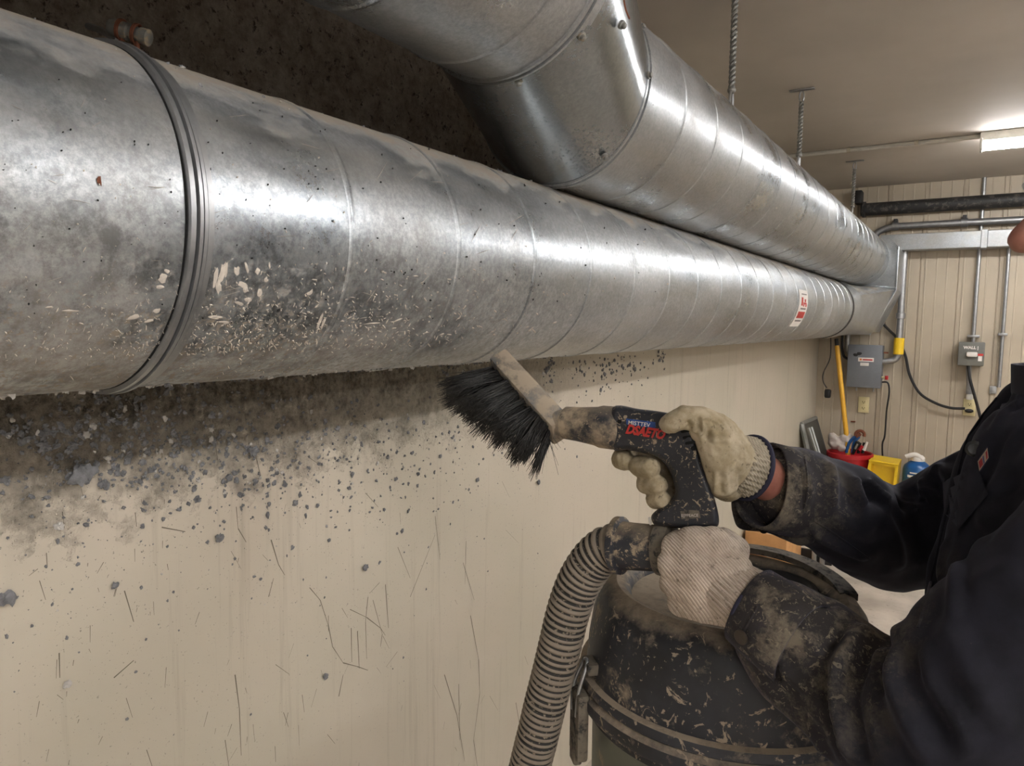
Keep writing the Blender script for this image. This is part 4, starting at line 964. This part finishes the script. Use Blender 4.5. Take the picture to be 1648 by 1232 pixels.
# brush head
b0, b1 = at(806, 592, 1.13), at(893, 688, 1.05)         # centreline of the block (top end, low end)
bd_ = nrm(b1-b0); bl_ = np.linalg.norm(b1-b0)
outd = nrm(at(790, 650, 1.09)-at(850, 640, 1.09)); outd = nrm(outd-bd_*outd.dot(bd_)); wd_ = np.cross(bd_, outd)
mb = MB().obox((b0+b1)/2-outd*.004, bd_*(bl_/2+.012), outd*.0165, wd_*.026, 0, .006)
bt = mb.build('brush_head', M['blockm'], gt); bt['label'] = 'dusty grey brush block'
MB().obox((b0+b1)/2-outd*.019+bd_*.0, bd_*(bl_/2-.004), outd*.003, wd_*.014, 0, .002).build('block_ridge', M['blockm'], bt)
bs = MB()
TF = [(random.random(), random.uniform(-.02, .02), random.gauss(0, .16), random.gauss(0, .10), random.uniform(.82, 1.08)) for _ in range(110)]
for i in range(2200):
    tf = random.choice(TF); s = min(1, max(0, tf[0]+random.gauss(0, .012))); w_ = tf[1]+random.gauss(0, .002)
    root = b0+(b1-b0)*s+outd*.013+wd_*w_+bd_*(-.006+.012*s)
    ln = (.066+.030*(1-s))*random.uniform(.88, 1.03)*tf[4]
    d = nrm(outd*1.0+bd_*(.10+.45*s-.42*(1-s)+tf[2]+random.gauss(0, .04))+wd_*(w_*9+tf[3]+random.gauss(0, .03)))
    d2 = nrm(d+V(0, 0, -.10)+wd_*random.gauss(0, .10)+bd_*random.gauss(0, .16)); mid = root+d*ln*.55; tip = mid+d2*ln*.45
    if tip[2] > 1.368: tip = V(tip[0], tip[1], 1.366)
    if mid[2] > 1.368: mid = V(mid[0], mid[1], 1.364)
    bs.tube([root, mid, tip], [.0008, .00068, .00025], 3)
tag(bs.build('bristles', M['bristle'], bt, auto=False), kind='stuff')
bs = MB()
for k in range(22):
    s = random.uniform(.8, 1.05); root = b0+(b1-b0)*s+outd*.012; d = nrm(outd*random.uniform(-.3, 1)+bd_*random.uniform(.6, 1.2)+wd_*random.gauss(0, .2)); bs.tube([root, root+d*random.uniform(.03, .07)], [.0004, .0002], 3)
tag(bs.build('stray_bristles', M['bristle'], bt, auto=False), kind='stuff')

# ================================================================ PERSON
PB = V(.13, .98, 0)
person = thing('person', PB, 'person in dark navy work jacket and gloves holding a brush tool to the duct', 'person')
SL, SR = at(1760, 890, .62), at(1696, 766, .94)
EL, WL = at(1497, 1185, .70), at(1176, 948, .88)
ER, WR = at(1450, 868, 1.08), at(1207, 757, .965)
hipL, hipR = V(.20, .84, .90), V(.20, 1.12, .90)
mid = (SL+SR)/2; neck = V(.125, .975, 1.37)
nose = at(1631, 402, .80); hc = nose+V(.113, -.004, .045)
# body (skin) as one surface
b = MB()
b.chain([V(.165, .98, .92), V(.15, .98, 1.08), V(.13, .98, 1.22)], [.095, .10, .085])
b.chain([V(.12, .90, 1.25), V(.12, 1.06, 1.25)], [.05, .05]); b.chain([V(.13, .975, 1.27), neck, hc+V(.025, 0, -.05)], [.075, .062, .062])
for S_, E_, W_ in ((SL+V(.012, .03, -.005), EL, WL), (SR+V(.01, -.02, 0), ER, WR)):
    b.chain([V(.14, S_[1]+(.98-S_[1])*.3, 1.25), S_, E_, E_*.5+W_*.5, W_], [.05, .045, .042, .038, .029]) if E_ is ER else b.chain([V(.14, S_[1]+(.98-S_[1])*.3, 1.25), S_, E_, at(1385, 1115, .775), at(1285, 1040, .83), W_], [.05, .045, .042, .038, .034, .029])
    d = nrm(W_-E_); b.chain([W_, W_+d*.035], [.028, .024])
hL, hR = V(.17, .88, .88), V(.17, 1.08, .88)
b.chain([hL, V(.155, .86, .50), V(.19, .86, .12)], [.080, .058, .040]); b.chain([hR, V(.155, 1.10, .50), V(.19, 1.10, .12)], [.080, .058, .040]); b.chain([hL, hR], [.08, .08])
# head: skull, jaw, nose, lips, ears
b.ell(hc+V(.045, 0, .045), V(.095, .076, .085)); b.ell(hc+V(.0, 0, .02), V(.075, .068, .09)); b.ell(hc+V(-.028, 0, -.055), V(.055, .048, .042)); b.ell(hc+V(-.062, 0, -.085), V(.022, .026, .020))
b.chain([hc+V(-.070, 0, .025), hc+V(-.090, 0, -.012), hc+V(-.104, 0, -.034)], [.011, .0135, .0165])
for s in (-1, 1):
    b.ell(hc+V(-.092, s*.012, -.040), V(.012, .009, .009)); b.ell(hc+V(.02, s*.074, -.0), V(.018, .010, .032)); b.ell(hc+V(-.05, s*.034, -.015), V(.025, .02, .022)); b.ell(hc+V(-.062, s*.03, .033), V(.018, .022, .012))
b.ell(hc+V(-.078, 0, -.062), V(.012, .024, .007)); b.ell(hc+V(-.075, 0, -.073), V(.012, .022, .008))
v, f, n = fuse(b, .0045, 4)
fromarr(v, f).build('body', M['skin'], person, auto=False)
BODY = bvh(v, f)
h_ = MB().ell(hc+V(.055, 0, .062), V(.098, .082, .082)); h_.ell(hc+V(.09, 0, .01), V(.06, .074, .07)); v, f, n = fuse(h_, .006, 3); v = v+n*fbm(v, 40, .006)[:, None]
fromarr(v, f).build('hair', M['hair'], person, auto=False)
for s in (-1, 1):
    e = MB().ell(hc+V(-.066, s*.031, .014), .0125).build('eye', M['label'], person); MB().ell(hc+V(-.0765, s*.031, .014), V(.004, .006, .006)).build('iris', M['hole'], e)
# safety glasses: wraparound lens, frame bar, temples
gl = thing('x', (0, 0, 0), 'x', 'x'); bpy.data.objects.remove(gl)
gA = at(1634, 303, .82)
ln_ = MB(); rs = []
for k, a in enumerate(np.linspace(-1.05, 1.05, 17)):
    cxg = hc+V(.0, 0, 0); r1 = .112; x = cxg[0]+.012-r1*math.cos(a)*1.0; y = cxg[1]+.082*math.sin(a); 
    top = V(x-.006, y, gA[2]-.004); bot = V(x+.016, y, gA[2]-.046-(.0 if abs(a) > .3 else -.008)); rs.append([top, bot, bot+V(.002, 0, 0), top+V(.002, 0, 0)])
lens = ln_.rings(rs, True).build('safety_glasses', M['lens'], person, smooth=False); lens['label'] = 'clear wraparound safety glasses'
MB().tube([r[0]+V(-.0, 0, .001) for r in rs], .0042, 8).build('brow_bar', M['conduit'], lens)
for r_ in (rs[0], rs[-1]): MB().tube([r_[0], V(hc[0]+.03, r_[0][1]*.5+(hc[1]+math.copysign(.08, r_[0][1]-hc[1]))*.5, hc[2]+.02)], .003, 8).build('temple', M['conduit'], lens)

# ---- jacket
def limb(mb, P, Rr, n=24):
    C_ = smoothcurve(P, 6, False); rr = np.interp(np.linspace(0, 1, len(C_)), np.linspace(0, 1, len(Rr)), Rr); mb.tube(C_, list(rr), n)
    for p, r in ((P[0], Rr[0]), (P[-1], Rr[-1])): mb.ell(p, r*.985, nu=n)
j = MB()
dL = nrm(EL-WL); dR = nrm(ER-WR)
CL0 = WL+dL*.075; CR0 = WR+dR*.085
limb(j, [CL0, at(1285, 1040, .83), at(1385, 1115, .775), EL+V(0, 0, 0), (EL+SL)/2+V(-.005, -.0, .0), SL+V(.015, .035, -.005)], [.056, .070, .074, .078, .074, .074])
limb(j, [CR0, at(1345, 818, 1.02), ER, (ER+SR)/2, SR+V(.01, -.02, 0)], [.062, .069, .078, .080, .082])
for c, r in ((V(.165, .98, .86), V(.165, .18, .10)), (V(.150, .98, 1.00), V(.165, .175, .15)), (V(.135, .98, 1.12), V(.155, .17, .14)), (V(.125, .985, 1.23), V(.138, .175, .11)), (V(.130, .985, 1.30), V(.115, .165, .090))): j.ell(c, r, nu=32, nv=20)
FR = [V(.035, 1.04, 1.385), V(.022, 1.047, 1.36), V(-.010, 1.031, 1.302), V(-.016, 1.022, 1.255), V(-.03, .993, 1.182), V(-.038, .966, 1.091), V(-.03, .95, .98), V(-.01, .95, .86)]
j.chain([p+V(.030, -.004, 0) for p in FR], [.022, .028, .030, .030, .030, .030, .030, .030])
j.chain([p+V(.075, -.07, 0) for p in FR[1:6]], [.055, .065, .07, .07, .07])
j.chain([V(.075, 1.03, 1.37), V(.12, 1.05, 1.385), V(.17, 1.03, 1.38), V(.19, .97, 1.38), V(.15, .91, 1.37), V(.095, .93, 1.365), V(.068, .98, 1.365)], [.028]*7)
j.chain([SL+V(.02, .03, .0), V(.14, .97, 1.31), SR+V(.02, -.03, .0)], [.070, .082, .080])
v, f, n = fuse(j, .0048, 7)
T0 = bvh(v, f)
def fold(pix, w, h, valley=.5):
    global v
    P = [hit(T0, x, y) for x, y in pix]; P = [p for p in P if p is not None]
    if len(P) >= 2: v = wrinkle(v, n, np.array(smoothcurve(P, 4, False) if len(P) > 2 else P), w, h, valley)
v = v+n*fbm(v, 9, .006)[:, None]
# near sleeve
fold([(1160, 1060), (1230, 1110), (1300, 1190), (1345, 1232)], .010, .006)
fold([(1215, 1020), (1262, 1030), (1290, 1020), (1330, 1060), (1338, 1090)], .010, .006, .6)
fold([(1390, 1010), (1355, 1060), (1345, 1120), (1358, 1180), (1372, 1228)], .0095, .013, .8)
fold([(1360, 1040), (1400, 1008), (1440, 1012), (1470, 1022)], .009, .004, .5)
fold([(1422, 1035), (1410, 1080), (1395, 1110)], .008, .007)
fold([(1450, 1030), (1440, 1090), (1455, 1140), (1480, 1190), (1510, 1232)], .012, .010, .8)
fold([(1487, 1022), (1492, 1070), (1500, 1110), (1530, 1160), (1570, 1225)], .012, .009, .8)
fold([(1545, 980), (1530, 1030), (1545, 1080), (1570, 1120), (1610, 1190)], .014, .008, .7)
fold([(1560, 950), (1600, 930), (1648, 915)], .014, .004, .6)
fold([(1600, 1000), (1590, 1060), (1620, 1110)], .018, .004)
fold([(1240, 1070), (1265, 1090), (1300, 1130)], .007, .006); fold([(1250, 960), (1300, 965), (1340, 985)], .008, .006)
fold([(1290, 1085), (1330, 1150), (1345, 1200)], .009, .006)
# far sleeve
fold([(1283, 742), (1300, 780), (1290, 830)], .008, .006); fold([(1335, 742), (1342, 780), (1338, 820)], .008, .008); fold([(1378, 764), (1384, 790), (1392, 815)], .008, .009, .8)
fold([(1395, 770), (1412, 790), (1432, 805)], .008, .008, .8); fold([(1300, 850), (1350, 880), (1400, 900)], .009, .008)
fold([(1440, 772), (1460, 800), (1470, 830)], .009, .009, .8); fold([(1482, 768), (1488, 800), (1478, 830)], .010, .012, .8); fold([(1500, 752), (1530, 770), (1520, 800)], .012, .012); fold([(1420, 830), (1440, 870), (1450, 920)], .010, .008)
# chest
fold([(1562, 905), (1580, 830), (1612, 760), (1648, 690)], .009, .006); fold([(1530, 1000), (1535, 930), (1550, 870)], .007, .004); fold([(1505, 1000), (1510, 930), (1525, 860)], .006, .004)
fold([(1575, 880), (1600, 800), (1648, 730)], .009, .005); fold([(1600, 700), (1622, 660), (1648, 640)], .006, .005); fold([(1575, 668), (1600, 655), (1635, 652), (1648, 640)], .004, .004, .8)
JV, JF = v, f
fromarr(v, f).build('jacket', M['jacket'], person, auto=False)
jacket = bpy.context.scene.objects['jacket']
TJ = bvh(v, f)
def drape(grid, off, th, name, m, par=jacket):
    """cloth piece laid on the jacket: grid of picture points traced onto the cloth, given thickness"""
    R_, C_ = len(grid), len(grid[0]); pts = []; last = None
    for row in grid:
        for (x, y) in row:
            p = hit(TJ, x, y); p = last if p is None else p; last = p; pts.append(p)
    if any(p is None for p in pts): return None
    n_ = [nrm(CAM-p) for p in pts]; A = [p+q*off for p, q in zip(pts, n_)]; B = [p-q*(.003) for p, q in zip(pts, n_)]; k = R_*C_
    fs = []
    for i in range(R_-1):
        for jx in range(C_-1):
            a = i*C_+jx; fs += [(a, a+1, a+C_+1, a+C_), (k+a, k+a+C_, k+a+C_+1, k+a+1)]
    bd = [i for i in range(C_)]+[i*C_+C_-1 for i in range(1, R_)]+[(R_-1)*C_+i for i in range(C_-2, -1, -1)]+[i*C_ for i in range(R_-2, 0, -1)]
    for a, b2 in zip(bd, bd[1:]+bd[:1]): fs.append((a, k+a, k+b2, b2))
    return MB().add(A+B, fs).build(name, m, par)
def quad(a, b, c, d, R_=7, C_=7):
    a, b, c, d = map(lambda q: V(*q), (a, b, c, d)); return [[tuple((a*(1-s)+b*s)*(1-t)+(d*(1-s)+c*s)*t) for s in np.linspace(0, 1, C_)] for t in np.linspace(0, 1, R_)]
drape(quad((1527, 772), (1572, 748), (1590, 795), (1541, 853)), .0055, .003, 'pocket_flap', M['jacket'])
drape(quad((1517, 776), (1530, 768), (1543, 850), (1519, 825), 6, 3), .0018, .003, 'pocket_edge', M['jacket'])
pt = drape(quad((1572, 742), (1589, 717), (1592, 738), (1576, 761), 4, 6), .004, .003, 'sleeve_patch', M['navytrim'])
drape(quad((1573.5, 742), (1589, 720), (1591, 736), (1576, 758), 3, 6), .0046, .003, 'patch_border', M['cloth_cream'])
drape(quad((1575, 743), (1580, 736), (1582, 747), (1577, 754), 3, 3), .0052, .003, 'patch_stripe', M['cloth_red'])
drape(quad((1581, 735), (1583, 732), (1585, 744), (1583, 747), 3, 3), .0052, .003, 'patch_stripe', M['cloth_blue'])
drape(quad((1586, 728), (1588.5, 724), (1589.5, 736), (1587.5, 740), 3, 3), .0052, .003, 'patch_stripe', M['cloth_red'])
for px, py in ((1568, 722),):
    p = hit(TJ, px, py)
    if p is not None: MB().lathe([(.001, .0), (.009, .0), (.009, .003), (.006, .0045), (.001, .0035)], p+nrm(CAM-p)*.001, nrm(CAM-p), 20).build('button', M['black'], jacket)
def seam(pix, r, name='seam', m='jacket'):
    P = [hit(TJ, x, y) for x, y in smoothcurve([V(*q) for q in pix], 6, False)]; P = [p for p in P if p is not None]
    if len(P) > 2: MB().tube(P, r, 6).build(name, M[m], jacket)
seam([(1205, 935), (1222, 965), (1200, 1010), (1180, 1045), (1165, 1080)], .0016)
seam([(1605, 640), (1560, 700), (1540, 770), (1515, 860), (1495, 950), (1478, 1010)], .0018)
seam([(1295, 735), (1300, 790), (1285, 850)], .0016); seam([(1283, 822), (1330, 850), (1400, 900)], .0016)
# collar
cr = MB(); rs = []
for a in np.linspace(-2.75, 2.75, 34):
    c, s = math.cos(a), math.sin(a); flare = .012*c; k = 1-.10*abs(a)/2.75
    base = V(.130-.082*c, .985+.086*s, 1.350-.005*c); top = V(.128-(.078+flare)*c, .985+(.084)*s, 1.412-.004*c)
    o_ = nrm(V(-c, s, 0)); rs.append([base+o_*.004, base*.5+top*.5+o_*.007, top+o_*.004, top-o_*.002, base*.5+top*.5-o_*.0, base-o_*.003])
cr.rings(rs, True).build('collar', M['jacket'], jacket, auto=False)
# cuffs: open shells round the wrists
def cuff(name, c0, c1, r0, r1, u, v_, el0, el1, mats, skew=0., n=48, wave=.003):
    """c0 at the opening; c1 up the sleeve"""
    d = nrm(c1-c0); u = nrm(u-d*u.dot(d)); v_ = np.cross(d, u); rs = []
    prof = [(0, 0), (.0, .003), (.3, .0035), (.62, .0035), (1, .0025), (1, -.002), (.5, -.002), (.06, -.002)]
    for s, e in prof:
        r = r0+(r1-r0)*s; el = el0+(el1-el0)*s; rs.append([c0+(c1-c0)*s+d*(skew*(1-s)*math.sin(a))*1.0+(u*math.cos(a)*(r+e)+v_*math.sin(a)*(r+e)*el)*(1+wave/r*math.sin(3*a+1)) for a in np.linspace(0, 2*math.pi, n, endpoint=False)])
    return MB().rings(rs, False, closed=True).build(name, mats, jacket, auto=False)
UPV = V(0, 0, 1)
cuff('left_cuff', WL+dL*.034, WL+dL*.105, .0455, .0500, UPV, UPV, 1., 1., M['jacket'])
cuff('right_cuff', WR+dR*.022+V(0, 0, -.014), WR+dR*.120, .056, .0575, UPV, UPV, .85, 1., M['jacket'])
# snap on the near cuff and opening flap of the far cuff
p = at(1161, 1029, .80); q = WL+dL*.06; w0 = nrm(p-q-dL*(p-q).dot(dL)); sp_ = q+w0*.054
MB().lathe([(.001, 0), (.0085, 0), (.0085, .003), (.005, .0045), (.001, .004)], sp_, w0, 20).build('cuff_snap', M['button'], jacket)
fl = [(1179, 802), (1182, 838), (1195, 852), (1232, 856), (1262, 868), (1290, 878), (1312, 868), (1300, 835), (1250, 808), (1215, 800)]
yf = WR[1]+.035
mb = MB().slab([tuple(p_) for p_ in smoothcurve([V(*q) for q in fl], 4)], lambda a, b2, y: onp(a, b2, 1, y)+V(0, 0, 0), yf, yf+.006, 2.0, 2)
mb.build('open_cuff_flap', M['jacket'], jacket, auto=False)
p = onp(1229, 851, 1, yf-.002); MB().lathe([(.001, 0), (.006, 0), (.006, .002), (.001, .003)], p, (0, -1, 0), 16).build('flap_buttonhole', M['hole'], jacket)
# ---- trousers and boots (below the picture)
tr = MB(); tr.ell(V(.175, .98, .88), V(.15, .185, .12))
for y in (.86, 1.10): limb(tr, [V(.175, y, .86), V(.15, y, .50), V(.19, y, .13)], [.105, .085, .070])
v, f, n = fuse(tr, .009, 5); v = v+n*fbm(v, 12, .010)[:, None]; fromarr(v, f).build('trousers', M['trousers'], person, auto=False)
for y in (.86, 1.10):
    bo = MB(); bo.chain([V(.20, y, .16), V(.20, y, .06)], [.052, .05]); bo.chain([V(.20, y, .05), V(.08, y, .045), V(.0, y, .042)], [.045, .042, .036])
    v, f, n = fuse(bo, .006, 4); v[:, 2] = np.maximum(v[:, 2], .012); fromarr(v, f).build('boot', M['boot'], person, auto=False)
    so = MB().slab([tuple(q) for q in smoothcurve([V(.25, y-.03), V(.25, y+.03), V(.10, y+.045), V(-.02, y+.03), V(-.04, y), V(-.02, y-.03), V(.10, y-.045)], 5)], lambda a, b2, z: V(a, b2, z), 0, .022)
    so.build('boot_sole', M['black'], person)

# ---- right glove (on the pistol grip)
def H(px, py, y): return onp(px, py, 1, y)
g = MB()
yn, yf = YG-GT, YG+GT
# palm wrapping the back of the grip
g.chain([H(1165, 715, .925), H(1170, 775, .93)], [.030, .026]); g.chain([H(1150, 700, .895), H(1160, 740, .895), H(1163, 776, .90)], [.026, .024, .0195])
g.chain([H(1140, 690, .930), H(1148, 735, .945), H(1156, 775, .945)], [.024, .024, .020]); g.chain([H(1175, 740, .925), H(1195, 752, .935)], [.036, .033])
g.chain([H(1135, 688, .895), H(1155, 700, .905), H(1175, 735, .915)], [.022, .027, .032])
# thumb laid forward on the near side
g.chain([H(1150, 690, .895), H(1125, 676, .880), H(1102, 671, .870), H(1082, 680, .868), H(1075, 683, .869)], [.022, .018, .0155, .0135, .0115])
# four fingers round the far side and the front of the grip
fing = [[(1135, 705, .955), (1085, 722, .958), (1035, 728, .953), (1007, 733, .935), (1001, 738, .915), (1005, 741, .906)],
        [(1140, 735, .962), (1095, 744, .958), (1052, 747, .945), (1029, 749, .922), (1030, 750, .902), (1047, 752, .892)],
        [(1146, 758, .962), (1105, 768, .958), (1062, 776, .945), (1040, 777, .923), (1042, 778, .903), (1059, 780, .893)],
        [(1150, 778, .958), (1112, 790, .953), (1075, 801, .942), (1056, 803, .925), (1055, 803, .905), (1065, 804, .896)]]
rads = [[.018, .017, .016, .0155, .015, .014], [.018, .017, .0155, .0153, .0150, .0142], [.018, .0165, .0145, .0143, .0140, .0134], [.017, .015, .0138, .0135, .0132, .0124]]
for P_, r_ in zip(fing, rads): g.chain([H(*q) for q in P_], r_)
v, f, n = fuse(g, .0017, 3)
T0 = bvh(v, f)
fold([(1112, 672), (1118, 684), (1116, 694)], .0035, .0042, 1.); fold([(1126, 674), (1130, 690), (1126, 700)], .0035, .0045, 1.)
fold([(1075, 685), (1095, 688), (1120, 676), (1150, 676), (1180, 710)], .0018, .0016, .3); fold([(1130, 705), (1150, 708), (1175, 712)], .002, .0012, .3)
fold([(1155, 760), (1152, 780), (1152, 795)], .004, .0025, .8); fold([(1168, 755), (1167, 775), (1170, 795)], .004, .0025, .8)
fold([(1138, 690), (1150, 700), (1148, 715)], .004, .0022, .8)
for x, y in ((1054, 752), (1066, 779), (1060, 801), (1000, 740)): fold([(x+1, y-13), (x+3, y), (x, y+14)], .0016, .0012, .4)
v = v+n*fbm(v, 60, .0012)[:, None]
gr = fromarr(v, f).build('work_glove', M['leather'], person, auto=False); gr['label'] = 'tan leather-palmed work glove wrapped around the pistol grip'
def ribcuff(parent, a, b_, r0, r1, m, trim, el=1.0):
    d = nrm(b_-a); u, w_, d = frame(d); rs = []
    for s in np.linspace(0, 1, 14):
        rs.append([a+(b_-a)*s+(u*math.cos(t_)+w_*math.sin(t_)*el)*((r0+(r1-r0)*s)+.0012*(math.cos(t_*34))) for t_ in np.linspace(0, 2*math.pi, 204, endpoint=False)])
    for s in (1, .9, .5): rs.append([a+(b_-a)*s+(u*math.cos(t_)+w_*math.sin(t_)*el)*(r0+(r1-r0)*s-.003) for t_ in np.linspace(0, 2*math.pi, 204, endpoint=False)])
    c = MB().rings(rs, True).build('knit_cuff', m, parent, auto=False)
    ring = [b_+(u*math.cos(t_)+w_*math.sin(t_)*el)*(r1+.001) for t_ in np.linspace(0, 2*math.pi, 49)]
    MB().tube(ring, .0034, 8).build('cuff_binding', M['navytrim'], c)['label'] = 'navy cuff binding'
ribcuff(gr, H(1178, 744, .927), H(1205, 752, .95), .037, .0405, M['ribknit'], True)
# ---- left glove (knit back, fist on the connector)
g = MB(); W0 = WL
K = [H(1088, 880, .865), H(1082, 908, .858), H(1085, 938, .860), H(1098, 968, .868)]
for i, k in enumerate(K):
    g.chain([W0+V(0, 0, (1.5-i)*.012), k*.5+W0*.5+V(0, -.006, .004*(1.5-i)), k], [.029, .026, .0195])
    tipm = k+V(-.004, .040, -.002); tip = k+V(.030, .062, -.003); g.chain([k, tipm, tip, k+V(.052, .050, -.003)], [.0185, .0165, .0150, .0135])
g.chain([H(1110, 870, .868), H(1150, 872, .870)], [.018, .020]); g.chain([W0+V(0, 0, .01), H(1168, 890, .885), H(1160, 872, .905), H(1130, 872, .93)], [.030, .025, .020, .0155])
g.chain([H(1140, 900, .868), H(1150, 930, .868), H(1130, 965, .868)], [.026, .030, .024]); g.chain([H(1178, 886, .905), H(1165, 868, .925)], [.022, .016])
v, f, n = fuse(g, .0019, 5)
v = v+n*fbm(v, 45, .0018)[:, None]
gl_ = fromarr(v, f).build('work_glove', M['knit'], person, auto=False); gl_['label'] = 'cream knit-backed work glove closed into a fist below the tool'
ribcuff(gl_, WL-dL*.008, WL+dL*.036, .036, .0425, M['knit'], True)
for o in bpy.data.objects:
    if '_w' in o: del o['_w']
